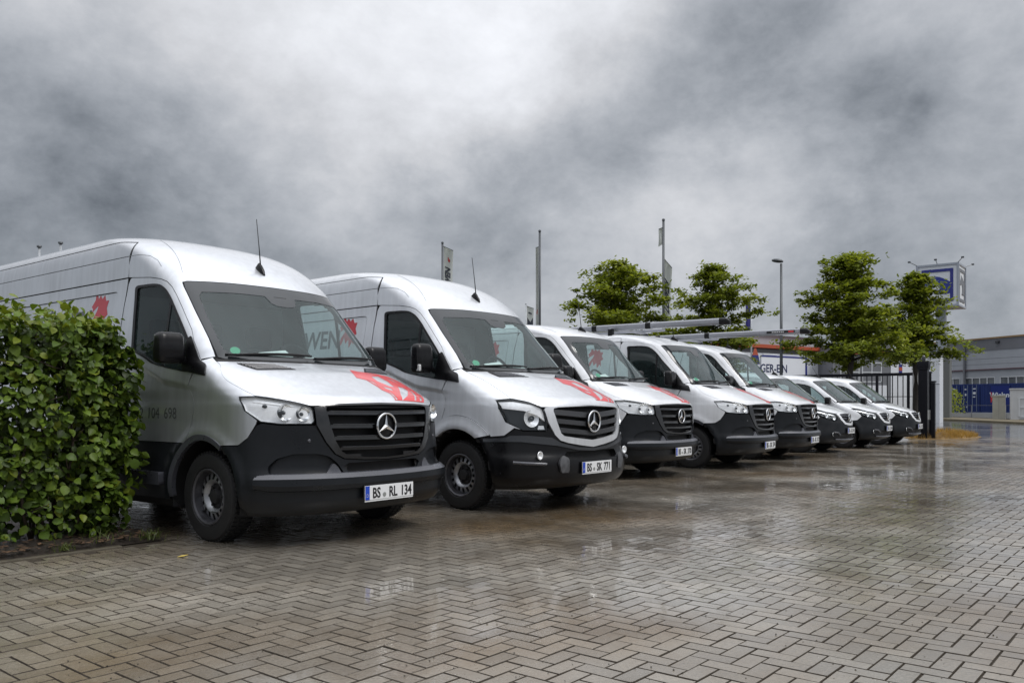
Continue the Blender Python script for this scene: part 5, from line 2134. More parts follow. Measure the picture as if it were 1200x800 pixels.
v1, sf1 = make_sprinter('new', True, WHITE=SILVER)
place(v1, 4.5, 5.021, 1.59)
make_plate(v1, -.044, .388, 'BS RL 134')
tag(v1, 'white high-roof van with dark grey bumper, number plate BS RL 134, parked beside the hedge', 'van', 'high-roof vans in the row')
phone = [c for c in v1.children if c.name.startswith('door') and '_' not in c.name][0]


def fr_phone(u, v, w):
    s_ = sf1.S(PH[0] - u, .955 + v)
    p = sf1.P(np.array([s_[0]]), np.array([s_[1]]), .0012 + w)[0]
    return (-p[0], p[1], p[2])


for t_, y_ in (('12', 1.98), ('104', 1.76), ('698', 1.50)):
    PH = [y_]
    text_obj('phone_lettering', t_, .13, mat('decal_mid_grey', (.10, .105, .11), .4, metal=.5), fr_phone, phone, extr=.0004)

v2, sf2 = make_sprinter('old', True, WHITE=PALE)
place(v2, 7.191, 4.854, -.75)
make_plate(v2, -.045, .437, 'BS SK 771')
tag(v2, 'white high-roof van with black bumper, white grille frame and number plate BS SK 771', 'van', 'high-roof vans in the row')

v3, sf3 = make_sprinter('new', False)
v4 = copy_tree(v3)
v5 = copy_tree(v3)
place(v3, 11.127, 5.959, 2.46)
place(v4, 13.85, 5.77, 4.04)
place(v5, 16.55, 5.97, 3.7)
for v, t, lab in ((v3, 'BS SK 370', 'white low-roof van without roof carrier, parked next to the high-roof van with white grille frame'),
                  (v4, 'BS SK 374', 'white low-roof van carrying a grey roof tube, parked between two other low-roof vans'),
                  (v5, 'BS SK 372', 'white low-roof van carrying a labelled grey roof tube, parked next to the compact vans')):
    make_plate(v, -.044, .388, t)
    tag(v, lab, 'van', 'low-roof vans in the row')
TUBE = mat('rack_aluminium', (.31, .32, .35), .38, metal=.35, var=.1, vscale=6, rvar=.08)


def roof_rack(parent, y0, y1, label=False):
    rk = empty('roof_rack')
    rk.parent = parent
    zc, xc, w, h = 2.480, -.56, .14, .112
    prof = rounded([(-w / 2, -h / 2), (w / 2, -h / 2), (w / 2, h / 2), (-w / 2, h / 2)], .04, 4)
    n = len(prof)
    mb = MB()
    mb.add([(xc + a, y0 + .16, zc + b) for a, b in prof] + [(xc + a, y1, zc + b) for a, b in prof],
           [(i, (i + 1) % n, n + (i + 1) % n, n + i) for i in range(n)] + [tuple(range(2 * n - 1, n - 1, -1))])
    mb.build('carrier_tube', TUBE, rk, smooth='angle')
    mb = MB()
    rows = [(y0 + .18, 1.04, 0), (y0 + .06, 1.0, -.004), (y0 + .01, .7, -.022), (y0, .15, -.03)]
    for y, s_, dz in rows:
        mb.v += [(xc + a * s_, y, zc + b * s_ + dz) for a, b in prof]
    for r in range(3):
        mb.f += [(r * n + i, r * n + (i + 1) % n, (r + 1) * n + (i + 1) % n, (r + 1) * n + i) for i in range(n)]
    mb.f.append(tuple(3 * n + i for i in range(n)))
    mb.build('end_cap', BLACK, rk, smooth='angle')
    for y in (1.95, 3.05, 4.3):
        mb = MB()
        mb.add([(xc + a * 1.06, y - .05, zc + b * 1.07) for a, b in prof] + [(xc + a * 1.06, y + .05, zc + b * 1.07) for a, b in prof],
               [(i, (i + 1) % n, n + (i + 1) % n, n + i) for i in range(n)] + [tuple(range(n)), tuple(range(2 * n - 1, n - 1, -1))])
        mb.build('tube_strap', BLACK, rk, smooth='angle')
    for y in (2.65, 4.4):
        b = MB()
        b.box((0, y, 2.452), (1.50, .06, .035), bev=.008)
        b.build('cross_bar', TUBE, rk, smooth='angle')
        for sx in (-1, 1):
            MB().box((sx * .70, y, 2.375), (.10, .09, .16), bev=.02).build('bar_foot', BLACK, rk, smooth='angle')
    MB().box((.62, 3.5, 2.50), (.05, 2.6, .05), bev=.012).build('side_rail', TUBE, rk, smooth='angle')
    if label:
        MB().box((xc - w / 2 - .001, y0 + .55, zc), (.004, .55, .045)).build('rack_label', PLBK, rk)
        for k in range(7):
            MB().box((xc - w / 2 - .0035, y0 + .50 + .035 * k, zc), (.002, .022, .020)).build('rack_print', PLWH, rk)
        MB().box((xc - w / 2 - .0035, y0 + .35, zc), (.002, .10, .035)).build('rack_red_mark', RED, rk)


roof_rack(v4, .44, 5.2)
roof_rack(v5, -.12, 4.9, True)

v6, sf6 = make_citan()
v7 = copy_tree(v6)
v8 = copy_tree(v6)
for v, x, y, t, lab in ((v6, 19.33, 6.13, 'BS SK 415', 'compact white van parked next to the low-roof van with labelled roof tube'),
                        (v7, 21.88, 6.02, 'BS SK 416', 'middle one of the three compact white vans'),
                        (v8, 24.3, 5.9, 'BS SK 417', 'compact white van parked beside the black gate post')):
    place(v, x, y, 2.0)
    make_plate(v, -.022, .495, t)
    tag(v, lab, 'van', 'compact vans in the row')
# ---------------------------------------------------------------- fence and gate post
FENCE = mat('fence_black', (.005, .0055, .009), .4, coat=.0, spec=.2, rvar=.08)
fx, fy0 = 28.0, 7.0
gate = empty('sliding_gate', (fx, fy0, 0))
tag(gate, 'black metal bar gate standing behind the compact vans', 'gate')
gl_ = 9.0
MB().box((0, gl_ / 2, 2.02), (.07, gl_, .09)).build('top_rail', FENCE, gate)
MB().box((0, gl_ / 2, .16), (.09, gl_, .14)).build('bottom_rail', FENCE, gate)
MB().box((0, gl_ / 2, 1.32), (.02, gl_, .02)).build('wire', FENCE, gate)
MB().box((0, gl_ / 2, .85), (.02, gl_, .02)).build('wire', FENCE, gate)
bar = None
y = .12
k = 0
while y < gl_:
    if k % 6 == 0:
        MB().box((0, y, 1.08), (.065, .075, 1.80)).build('gate_upright', FENCE, gate)
    else:
        if bar is None:
            bar = MB().box((0, 0, 1.10), (.025, .025, 1.78)).build('gate_bar', FENCE, gate)
            bar.location = (0, y, 0)
        else:
            b = bar.copy()
            COL.objects.link(b)
            b.parent = gate
            b.location = (0, y, 0)
    y += .155
    k += 1


def post(name, px, d, w, h, label, top=True, box_=False):
    x, y = at(px, d)
    p = empty(name, (x, y, 0))
    MB().box((0, 0, h / 2 - .05), (w, w, h + .1), bev=.008).build('post_body', FENCE, p)
    if top:
        MB().box((0, 0, h + .03), (w + .04, w + .04, .05), bev=.01).build('post_cap', FENCE, p)
    if box_:
        MB().box((0, 0, h + .16), (.30, .34, .22), bev=.03).build('drive_box', FENCE, p, smooth='angle')
        mb = MB()
        mb.lathe([(.05, 0), (.055, .05), (.05, .14), (.02, .19), (.001, .195)], 14, 'Z', (0, 0, h + .27))
        mb.build('warning_lamp', mat('lamp_black', (.02, .02, .025), .25, coat=.5), p, smooth=True)
        MB().box((-.02, -w / 2 - .02, .75), (.14, .05, .30), bev=.01).build('key_box', mat('key_box_grey', (.45, .46, .46), .5), p)
    tag(p, label, 'post', 'gate posts')
    return p


post('gate_post', 1082.5, 26.2, .26, 2.15, 'thick black gate post with drive box and warning lamp', box_=True)
post('gate_post', 1089.5, 26.4, .09, 2.05, 'slim grey-edged gate post next to the thick black one')
post('gate_post', 1093.5, 26.0, .12, 1.75, 'short black gate post at the edge of the dry grass')
# ---- dry grass island by the gate
STRAW = mat('dry_grass', (.36, .22, .055), .75, var=.4, vscale=5, island=.35, transl=.15)
gx, gy = at(1106, 27.6)
bm = bmesh.new()
ring = []
cv = bm.verts.new((gx, gy, .20))
for k in range(30):
    a = 2 * math.pi * k / 30
    ring.append(bm.verts.new((gx + 2.4 * math.cos(a), gy + .95 * math.sin(a) * (1 + .15 * rnd.random()), .0)))
for k in range(30):
    bm.faces.new((cv, ring[k], ring[(k + 1) % 30]))
me = bpy.data.meshes.new('verge')
bm.to_mesh(me)
bm.free()
me.materials.append(mat('verge_soil', (.16, .10, .035), .9, var=.5, vscale=3, bump=.6, bscale=20))
o = bpy.data.objects.new('verge', me)
COL.objects.link(o)
tag(o, kind='structure')
mb = MB()
for _ in range(2600):
    a, r = rnd.random() * 6.28, rnd.random() ** .5
    x, y = gx + 2.3 * r * math.cos(a), gy + .90 * r * math.sin(a)
    hh = rnd.uniform(.06, .22)
    l = Vector((rnd.gauss(0, .4), rnd.gauss(0, .4), 1)).normalized() * hh
    w = Vector((math.cos(a), math.sin(a), 0)) * .012
    z = .20 * (1 - r)
    mb.add([(x - w.x, y - w.y, z), (x + w.x, y + w.y, z), (x + l.x, y + l.y, z + l.z)], [(0, 1, 2)])
tag(mb.build('dry_grass', STRAW), 'tawny dry grass on the verge beside the gate posts', 'grass', kind='stuff')


# ---------------------------------------------------------------- trees
TRUNK = mat('tree_bark', (.040, .034, .028), .8, var=.3, vscale=8, bump=.5, bscale=30)
TLEAF = [mat('tree_leaf_%d' % i, c, .6, spec=.3, var=.25, vscale=1.2, island=.3, transl=.42) for i, c in enumerate(
    [(.150, .185, .020), (.215, .245, .026), (.095, .122, .015)])]


def tree(px, d, h, rad, base, seed, label, dens=1.0, lean=0.0, peak=.62):
    r = random.Random(seed)
    x, y = at(px, d)
    t = empty('tree', (x, y, 0))
    tag(t, label, 'tree', 'street trees beyond the vans')
    mb = MB()
    pts = [Vector((lean * k / 8 * .5 + r.gauss(0, .04), r.gauss(0, .04), h * .96 * k / 8)) for k in range(9)]
    pts[0] = Vector((0, 0, -.1))
    mb.tube(pts, [.16 * (1 - k / 8.6) + .012 for k in range(9)], 8)
    tips = []

    def trunk_at(z):
        k = min(7, max(0, int(z / (h * .96) * 8)))
        f = z / (h * .96) * 8 - k
        return pts[k].lerp(pts[k + 1], f)
    nb = 42
    for b in range(nb):
        f = (b + r.random() * .7) / nb
        z = base + (h - base) * f * .97
        # broad below, narrow and ragged above
        prof = (1 - f) ** peak * (.72 + .5 * min(1, f / .22) * (.56)) if f > .02 else .75
        L_ = rad * prof * r.uniform(.62, 1.18)
        a = b * 2.399 + r.gauss(0, .35)
        p0 = trunk_at(min(z, h * .93))
        up = .12 + .55 * f + r.gauss(0, .08)
        dv = Vector((math.cos(a), math.sin(a), up))
        p1 = p0 + dv * L_ * .5 + Vector((0, 0, .05))
        p2 = p0 + dv * L_ + Vector((r.gauss(0, .12), r.gauss(0, .12), -.16 * L_ * (1 - f)))
        mb.tube([p0, p1, p2], [.045 * (1 - f) + .016, .026 * (1 - f) + .010, .006], 5)
        m_ = max(3, int(L_ * 3.4))
        for k in range(m_):
            u = .22 + .82 * k / m_
            q = p0.lerp(p1, min(1, u * 2)) if u < .5 else p1.lerp(p2, (u - .5) * 2)
            wdt = .42 * (1.15 - abs(u - .6)) * L_ ** .4
            for _ in range(3):
                c = q + Vector((r.gauss(0, wdt * .55), r.gauss(0, wdt * .55), r.gauss(.02, .10)))
                tips.append((c, r.uniform(.16, .34)))
                if r.random() < .3:
                    mb.tube([q, c], [.010, .004], 4)
    mb.build('trunk', TRUNK, t, smooth=True)
    VV = [[], [], []]
    for c, cr in tips:
        if r.random() < .16:
            continue
        g = r.choice((0, 0, 1, 1, 2))
        for _ in range(int(32 * dens)):
            o_ = Vector((r.gauss(0, cr * .62), r.gauss(0, cr * .62), r.gauss(0, cr * .30)))
            p = c + o_
            s_ = r.uniform(.055, .105)
            a = r.random() * 6.28
            tl = r.gauss(0, .5)
            u = Vector((math.cos(a), math.sin(a), tl)).normalized() * s_ * 1.25
            v = Vector((-math.sin(a), math.cos(a), r.gauss(0, .5))).normalized() * s_ * .75
            gi = g if r.random() < .75 else r.randrange(3)
            VV[gi].append((p - u, p - v * .9 + u * .1, p + u, p + v))
    for gi in range(3):
        A = np.array([[tuple(q) for q in l] for l in VV[gi]]).reshape(-1, 3)
        Q_ = np.arange(len(A)).reshape(-1, 4)
        o = fast_mesh('crown', A, Q_, TLEAF[gi], t)
        tag(o, kind='stuff')
    return t


tree(722, 38, 7.5, 3.7, 2.3, 3, 'dense green street tree seen above the first low-roof van, left of the tall white flag', 1.25)
tree(836, 41, 7.95, 3.3, 2.4, 8, 'open-crowned street tree between the tall white flag and the lamp post')
tree(994, 36, 7.75, 3.4, 2.7, 15, 'tall street tree behind the compact vans, closest to the lamp post', 1.2, lean=.9, peak=.75)
tree(1073, 39, 7.35, 2.75, 3.0, 23, 'street tree growing in front of the animal sign, beside the gate posts', 1.1, peak=.95)

# far greenery between the buildings and behind the second van
def bush(px, d, h, w, seed, label):
    r = random.Random(seed)
    x, y = at(px, d)
    t = empty('shrub', (x, y, 0))
    tag(t, label, 'shrub')
    A = []
    for _ in range(1500):
        a, b = r.random() * 6.28, r.random()
        z = h * (.04 + .96 * r.random() ** .8)
        rr = w * (1 - (z / h) ** 3) ** .5 * r.random() ** .4 * r.uniform(.8, 1.1)
        p = Vector((rr * math.cos(a), rr * math.sin(a), z))
        s_ = r.uniform(.05, .11)
        u = Vector((r.gauss(0, 1), r.gauss(0, 1), r.gauss(0, 1))).normalized() * s_
        v = u.cross(Vector((r.gauss(0, 1), r.gauss(0, 1), r.gauss(0, 1)))).normalized() * s_ * .6
        A.append((p - u, p - v, p + u, p + v))
    A = np.array([[tuple(q) for q in l] for l in A]).reshape(-1, 3)
    tag(fast_mesh('crown', A, np.arange(len(A)).reshape(-1, 4), TLEAF[1], t), kind='stuff')
    mb = MB()
    for k in range(5):
        mb.tube([(0, 0, -.05), (r.gauss(0, w * .3), r.gauss(0, w * .3), h * .7)], [.05, .015], 5)
    mb.build('stem', TRUNK, t)


bush(1108, 70, 2.6, 1.5, 5, 'light green shrub glimpsed between the white column and the grey hall')


# ---------------------------------------------------------------- poles, flags, lamp
POLE = mat('flagpole_grey', (.075, .082, .09), .4, metal=.3)
POLEL = mat('flagpole_alu', (.38, .40, .42), .4, metal=.4)
FLAGW = mat('flag_white', (.55, .57, .60), .7, transl=.25)
FLAGT = mat('flag_print', (.03, .035, .05), .6)
FLAGR = mat('flag_red', (.40, .03, .03), .6)
FLAGB = mat('flag_blue', (.04, .035, .22), .65, transl=.2)


def flagpole(px, d, h, r, label, pm_=POLE):
    x, y = at(px, d)
    p = empty('flagpole', (x, y, 0))
    tag(p, label, 'flagpole', 'flagpoles behind the vans')
    MB().tube([(0, 0, -.1), (0, 0, h * .5), (0, 0, h)], [r * 1.25, r * 1.1, r], 10).build('pole', pm_, p, smooth=True)
    MB().lathe([(r * 1.25, h - .02), (r * 1.3, h + .03), (r * .9, h + .08), (.001, h + .10)], 10, 'Z').build('pole_cap', pm_, p, smooth=True)
    return p, x, y


def flag(px, d, ztop, w, hgt, droop, m, label, wave=.12, side=1, mark=None, txt=None, fold=1.0):
    """cloth hanging from a pole: u to the picture's right (side=1) or left"""
    x, y = at(px, d)
    f = empty('flag', (x, y, 0))
    tag(f, label, 'flag', 'flags behind the vans')
    nu, nv = 10, 22
    r2 = Vector((RT[0], RT[1], 0)) * side
    b2 = Vector((FW[0], FW[1], 0))

    def pt(u, v, o=0.0):
        sw = math.sin(u * 5.2 * fold + v * 3.1) * wave * u + .25 * wave * math.sin(v * 7)
        wid_ = w * u * (1 - .10 * math.sin(v * 3.14) * u)
        return r2 * (.07 + wid_ * math.cos(.5 * wave / max(w, .1))) + b2 * (sw - o) + Vector((0, 0, ztop - droop * u - hgt * v))
    V = [pt(i / nu, j / nv) for j in range(nv + 1) for i in range(nu + 1)]
    V += [pt(i / nu, j / nv, -.012) for j in range(nv + 1) for i in range(nu + 1)]
    n1 = (nu + 1) * (nv + 1)
    F_ = []
    for j in range(nv):
        for i in range(nu):
            a = j * (nu + 1) + i
            F_.append((a, a + 1, a + nu + 2, a + nu + 1))
            F_.append((n1 + a, n1 + a + nu + 1, n1 + a + nu + 2, n1 + a + 1))
    cl = mesh_obj('cloth', V, F_, m, f, smooth=True)
    MB().tube([tuple(pt(0, 0) - r2 * .07 + Vector((0, 0, .03))), tuple(pt(1, 0) + Vector((0, 0, .03)))], .022, 6).build('top_arm', POLE, f)
    if mark:
        u0, v0, su, sv = mark
        poly = [(0, .1), (.35, 0), (.4, .35), (.8, .3), (1, .7), (.7, 1), (.2, .95), (.05, .6)]
        o = mesh_obj('flag_mark', [pt(u0 + a * su, v0 + b * sv, .02) for a, b in poly], [tuple(range(8))], FLAGR, f)
    if txt:
        s_, u0, v0, ts = txt
        Vt, Ft = text_geo(s_, ts, 0.0, 1.0, .02)
        # letters run up the cloth
        o = mesh_obj('flag_lettering', [pt(u0 + (.0 - q[1]) / w * side, v0 - q[0] / hgt, .02) for q in Vt], Ft, FLAGT, f)
    return f


flagpole(518.5, 45, 9.72, .055, 'dark flagpole standing behind the white-grille van, carrying a flag with red mark')
flag(518.5, 45, 9.55, .52, 3.4, .28, FLAGW, 'grey-white flag with red mark and dark letters on its pole', mark=(.42, .13, .28, .075), txt=('LÖWEN', .72, .52, .42))
flagpole(632.5, 45, 10.35, .06, 'tall bare-topped flagpole with a furled flag, behind the first low-roof van')
flag(632.5, 45, 9.5, .16, 5.0, .05, FLAGW, 'furled white flag wrapped along its tall pole', wave=.10, side=-1, mark=(.3, .66, .6, .05), fold=2.4)
flagpole(616.3, 60, 8.25, .04, 'small distant flagpole next to the furled flag', POLEL)
f_ = flag(616.3, 60, 8.1, .50, 2.6, .2, FLAGW, 'small white flag with a black M-shaped print', wave=.05)
x_, y_ = at(616.3, 60)
rr2, bb2 = Vector((RT[0], RT[1], 0)), Vector((FW[0], FW[1], 0))
mb = MB()
poly = [(.10, 0), (.10, .75), (.32, .40), (.50, .75), (.52, 0)]
mb.add([rr2 * a - bb2 * .08 + Vector((0, 0, 6.55 + b)) for a, b in poly], [tuple(range(5))])
mb.add([rr2 * a - bb2 * .08 + Vector((0, 0, 6.55 + b)) for a, b in ((.14, 1.05), (.40, .95), (.42, 1.05), (.2, 1.15))], [(0, 1, 2, 3)])
mb.build('flag_print', FLAGT, f_)
flagpole(777.5, 45, 10.95, .065, 'tall grey flagpole between the two rounded street trees')
flag(777.5, 45, 10.55, .20, .9, .12, FLAGW, 'narrow grey flag end folded at the top of the tall pole', wave=.05, side=-1)
flag(777.5, 45, 8.9, .38, 4.1, .55, FLAGW, 'white hanging flag with dark letters on the tall pole', wave=.10, txt=('LÖWEN', .62, .45, .46))
flagpole(880.5, 60, 9.05, .055, 'pale flagpole with ball top carrying a dark blue flag', POLEL)
flag(880.5, 60, 8.75, .36, 2.4, .28, FLAGB, 'dark blue flag hanging beside the open-crowned tree', wave=.06, side=-1)
for px, lab in ((46, 'thin capped pole rising behind the roof of the hedge-side van, farther from its cab'), (71, 'thin capped pole rising behind the roof of the hedge-side van, nearer its cab')):
    x, y = at(px, 30)
    p = empty('vent_pipe', (x, y, 0))
    hh = 6.72 if px < 60 else 6.85
    MB().tube([(0, 0, -.1), (0, 0, hh)], .045, 8).build('pipe', POLEL, p, smooth=True)
    MB().lathe([(.085, hh - .03), (.085, hh + .03), (.001, hh + .05)], 10, 'Z').build('cap', POLE, p, smooth=True)
    tag(p, lab, 'pipe', 'vent pipes behind the van')
x, y = at(915.5, 38)
lp = empty('street_lamp', (x, y, 0))
tag(lp, 'slim dark street lamp with single drooping head beside the tall street tree', 'street lamp')
MB().tube([(0, 0, -.1), (0, 0, 1.2), (0, 0, 7.45)], [.085, .075, .05], 12).build('lamp_post', POLE, lp, smooth=True)
hd = MB()
V = []
for k, (t, w_, hh) in enumerate(((-.08, .05, .05), (0, .10, .09), (.16, .14, .11), (.34, .12, .09), (.42, .05, .05))):
    for j in range(10):
        a = 2 * math.pi * j / 10
        p = Vector((-RT[0], -RT[1], 0)) * t + Vector((FW[0], FW[1], 0)) * (w_ * math.cos(a)) + Vector((0, 0, 7.55 + .10 * t + hh * math.sin(a) * (1 if math.sin(a) > 0 else .7)))
        V.append(p)
F_ = [(i * 10 + j, i * 10 + (j + 1) % 10, (i + 1) * 10 + (j + 1) % 10, (i + 1) * 10 + j) for i in range(4) for j in range(10)] + [tuple(range(10)), tuple(range(49, 39, -1))]
hd.add(V, F_)
hd.build('lamp_head', POLE, lp, smooth=True)


# ---------------------------------------------------------------- buildings
def frame_between(p0, p1):
    p0, p1 = Vector((*p0, 0)), Vector((*p1, 0))
    u = (p1 - p0).normalized()
    w = Vector((-u.y, u.x, 0))
    if w.dot(Vector((FW[0], FW[1], 0))) < 0:
        w = -w
    return p0, u, w, (p1 - p0).length


class Facade:
    """boxes laid out on a building front: u along it, z up, w into the building"""

    def __init__(s, name, p0, p1):
        s.p0, s.u, s.w, s.L = frame_between(p0, p1)
        s.root = empty(name, tuple(s.p0))

    def box(s, name, u0, u1, z0, z1, w0, w1, m, parent=None):
        c = [(u0, w0), (u1, w0), (u1, w1), (u0, w1)]
        V = [s.u * a + s.w * b + Vector((0, 0, z)) for z in (z0, z1) for a, b in c]
        F_ = [(0, 3, 2, 1), (4, 5, 6, 7), (0, 1, 5, 4), (1, 2, 6, 5), (2, 3, 7, 6), (3, 0, 4, 7)]
        return mesh_obj(name, V, F_, m, parent or s.root, recalc=True)

    def text(s, name, t, size, u, z, m, w=-.03, bold=.0, parent=None):
        return text_obj(name, t, size, m, lambda a, b, c: tuple(s.u * (u + a) + s.w * w + Vector((0, 0, z + b))), parent or s.root, extr=.0, bold=bold)

    def window(s, u0, u1, z0, z1, nu, nz, fm, gm, w0=-.02):
        f = s.box('window', u0, u1, z0, z1, .10, .14, gm)
        for k in range(nu + 1):
            u = u0 + (u1 - u0) * k / nu
            s.box('mullion', u - .04, u + .04, z0, z1, w0, .11, fm, f)
        for k in range(nz + 1):
            z = z0 + (z1 - z0) * k / nz
            s.box('transom', u0 + .042, u1 - .042, z - .04, z + .04, w0 + .003, .108, fm, f)
        return f


CLADG = mat('cladding_grey', (.37, .39, .42), .45, metal=.1, var=.08, vscale=.8)
CLADD = mat('cladding_dark', (.16, .165, .18), .5, var=.1, vscale=.8)
CLADW = mat('cladding_white', (.66, .68, .72), .5, var=.06, vscale=.7)
ORANGE = mat('fascia_orange', (.40, .075, .03), .5)
BROWN = mat('fascia_brown', (.32, .20, .09), .5)
WGL = mat('window_dark_glass', (.10, .11, .12), .08, coat=.5, var=.3, vscale=1.3)
WFR = mat('window_white_frame', (.58, .60, .62), .5)
BLUE = mat('sign_blue', (.020, .028, .20), .45)
NAVY = mat('text_navy', (.012, .02, .08), .5)

# grey hall on the right
b = Facade('warehouse', at(1087, 100), at(1290, 80))
tag(b.root, 'long grey clad hall with ribbon windows behind the blue containers', 'building')
L_ = b.L
b.box('lower_wall', 0, L_, -.2, 2.3, .15, 18, CLADG)
b.box('upper_wall', 0, L_, 4.9, 7.0, 0, 18, CLADG)
b.box('mid_band', 0, L_, 4.05, 4.9, .04, 18, CLADG)
b.box('core_wall', .1, L_ - .1, 2.3, 4.05, .5, 17.8, CLADD)
b.box('parapet', -.1, L_ + .1, 7.0, 8.25, -.05, 18, CLADD)
b.box('roof_edge', -.2, L_ + .2, 8.25, 8.42, -.15, 18, BROWN)
for z in (5.5, 6.1):
    b.box('panel_joint', 0, L_, z, z + .03, -.012, .02, CLADD)
b.box('cable_tray', 0, L_, 4.86, 4.98, -.18, -.0, mat('tray_maroon', (.10, .05, .06), .5))
u = .8
while u < L_ - 3:
    b.window(u, u + 3.9, 2.3, 4.05, 4, 2, WFR, WGL)
    b.box('pier', u + 3.9 + .045, u + 4.6 - .045, 2.3, 4.05, .02, .4, CLADG)
    u += 4.6
b.box('downpipe', 5.35, 5.55, 0, 8.2, -.24, -.06, CLADD)
b.box('wall_lamp', 9.6, 10.0, 7.7, 7.95, -.3, -.05, mat('lamp_black', (.02, .02, .025), .25))

# white shop with orange fascia
b = Facade('shop_building', at(858, 66), at(1002, 75))
tag(b.root, 'white clad shop with orange-red fascia and large printed banner', 'building')
L_ = b.L
b.box('front_wall', 0, L_, -.2, 5.25, 0, 14, CLADW)
b.box('dark_band', .02, L_ - .02, 5.25, 5.62, .2, 14, CLADD)
b.box('fascia', -.1, L_ * .78, 5.66, 5.94, -.25, 14, ORANGE)
b.box('roof', .2, L_ * .78, 6.0, 6.75, .6, 14, CLADG)
b.box('roof_edge', .2, L_ * .78, 6.75, 6.83, .4, 14, CLADD)
u0 = L_ * (30 / 144)
u1 = L_ * (80 / 144)
bn = b.box('banner', u0, u1, 2.6, 4.95, -.10, -.02, mat('banner_white', (.74, .76, .80), .5))
b.box('banner_edge', u1, u1 + .22, 2.4, 5.1, -.12, -.01, BLUE, bn)
b.box('banner_edge', u0, u1, 4.952, 5.07, -.12, -.01, BLUE, bn)
b.text('banner_lettering', 'LAGER-EIN', .92, u0 + 1.02, 3.72, NAVY, -.108, .018, bn)
b.text('banner_small_print', 'IHR LAGERRAUM', .34, u0 + 1.75, 3.18, mat('banner_red', (.45, .12, .09), .5), -.108, 0, bn)
b.box('window_panel', u0 + .3, u0 + 2.0, 5.10, 5.24, -.06, -.01, CLADW)

# pillar sign in front of it
x, y = at(885, 60)
ps = empty('pillar_sign', (x, y, 0))
tag(ps, 'narrow pointed pillar sign in orange and dark blue in front of the shop banner', 'sign')
R2 = Vector((RT[0], RT[1], 0))
B2 = Vector((FW[0], FW[1], 0))
for (z0, z1, w0, w1, m) in ((0, 3.2, .36, .34, ORANGE), (3.2, 3.75, .34, .31, BLUE), (3.75, 3.95, .31, .30, CLADW), (3.95, 4.6, .30, .20, BLUE), (4.6, 5.1, .20, .06, ORANGE)):
    V = [R2 * a * w + B2 * c * w * .5 + Vector((0, 0, z)) for z, w in ((z0, w0), (z1, w1)) for a, c in ((-1, -1), (1, -1), (1, 1), (-1, 1))]
    mesh_obj('sign_segment', V, [(0, 3, 2, 1), (4, 5, 6, 7), (0, 1, 5, 4), (1, 2, 6, 5), (2, 3, 7, 6), (3, 0, 4, 7)], m, ps, recalc=True)

# grey building with window grid behind the gate
b = Facade('office_building', at(976, 70), at(1082, 72))
tag(b.root, 'grey office front with white-framed window and white panels behind the gate', 'building')
L_ = b.L
pxu = lambda px: (px - 976) / (1082 - 976) * L_
b.box('grey_wall', 0, pxu(1043), -.2, 6.1, 0, 12, CLADD)
b.box('white_wall', pxu(1043), pxu(1069), -.2, 6.1, -.04, 12, CLADW)
b.box('dark_column', pxu(1069), L_, -.2, 7.0, -.1, 12, mat('column_grey', (.20, .20, .20), .6))
b.box('fascia', 0, pxu(1043), 5.3, 5.7, -.14, .0, ORANGE)
b.window(pxu(985), pxu(1006), 3.0, 4.6, 2, 2, WFR, WGL)
b.window(pxu(1010), pxu(1032), 3.0, 4.6, 2, 2, WFR, WGL)
b.box('lower_panel', pxu(1008), pxu(1038), .2, 2.7, -.06, .0, CLADW)
for (z0, z1, m) in ((3.55, 3.95, BLUE), (3.95, 4.25, ORANGE), (4.25, 4.5, BLUE)):
    b.box('wall_badge', pxu(1052.5), pxu(1056), z0, z1, -.09, -.045, m)

# white panel column at the road side
b = Facade('advertising_column', at(1081, 52), at(1101, 51))
tag(b.root, 'tall white advertising panel standing by the road behind the gate posts', 'sign')
b.box('panel', 0, b.L, -.1, 4.25, 0, .35, CLADW)
b.box('panel_cap', -.03, b.L + .03, 4.25, 4.33, -.03, .38, CLADD)
b.box('panel_joint', .0, b.L, 2.30, 2.34, -.01, .01, CLADD)
b.text('panel_letter', 'D', .55, b.L * .62, .90, NAVY, -.02, .01)
x, y = at(1108, 62)
c = empty('column', (x, y, 0))
MB().box((0, 0, 2.5), (.7, .7, 5.1), bev=.03).build('shaft', mat('column_dark', (.13, .135, .13), .6), c)
MB().box((0, 0, 5.1), (.9, .9, .12), bev=.02).build('cap', CLADD, c)
tag(c, 'square dark grey column standing next to the white advertising panel', 'column')

# animal sign tower
x, y = at(1103, 92)
tw = empty('sign_tower', (x, y, 0))
tag(tw, 'tall cube-shaped sign with blue animal silhouette on white above the trees', 'sign')
tw.rotation_euler = (0, 0, math.atan2(RT[1], RT[0]) + math.radians(-38))
SG = mat('sign_white', (.66, .69, .72), .45)
SFR = mat('sign_frame_grey', (.34, .37, .42), .45)
SGR = mat('sign_grey_print', (.16, .17, .19), .5)
W_, zb, zt_ = 4.0, 11.7, 16.1
MB().box((0, 0, (zb + zt_) / 2), (W_, W_, zt_ - zb)).build('sign_box', SG, tw)
for sx in (-1, 1):
    for sy in (-1, 1):
        MB().box((sx * W_ / 2, sy * W_ / 2, (zb + zt_) / 2), (.22, .22, zt_ - zb + .24)).build('corner_post', SFR, tw)
for z in (zb - .01, zt_ + .01):
    MB().box((0, 0, z), (W_ + .20, W_ + .20, .20)).build('sign_rim', SFR, tw)
MB().box((0, 0, zb / 2), (.9, .9, zb)).build('mast', SFR, tw)
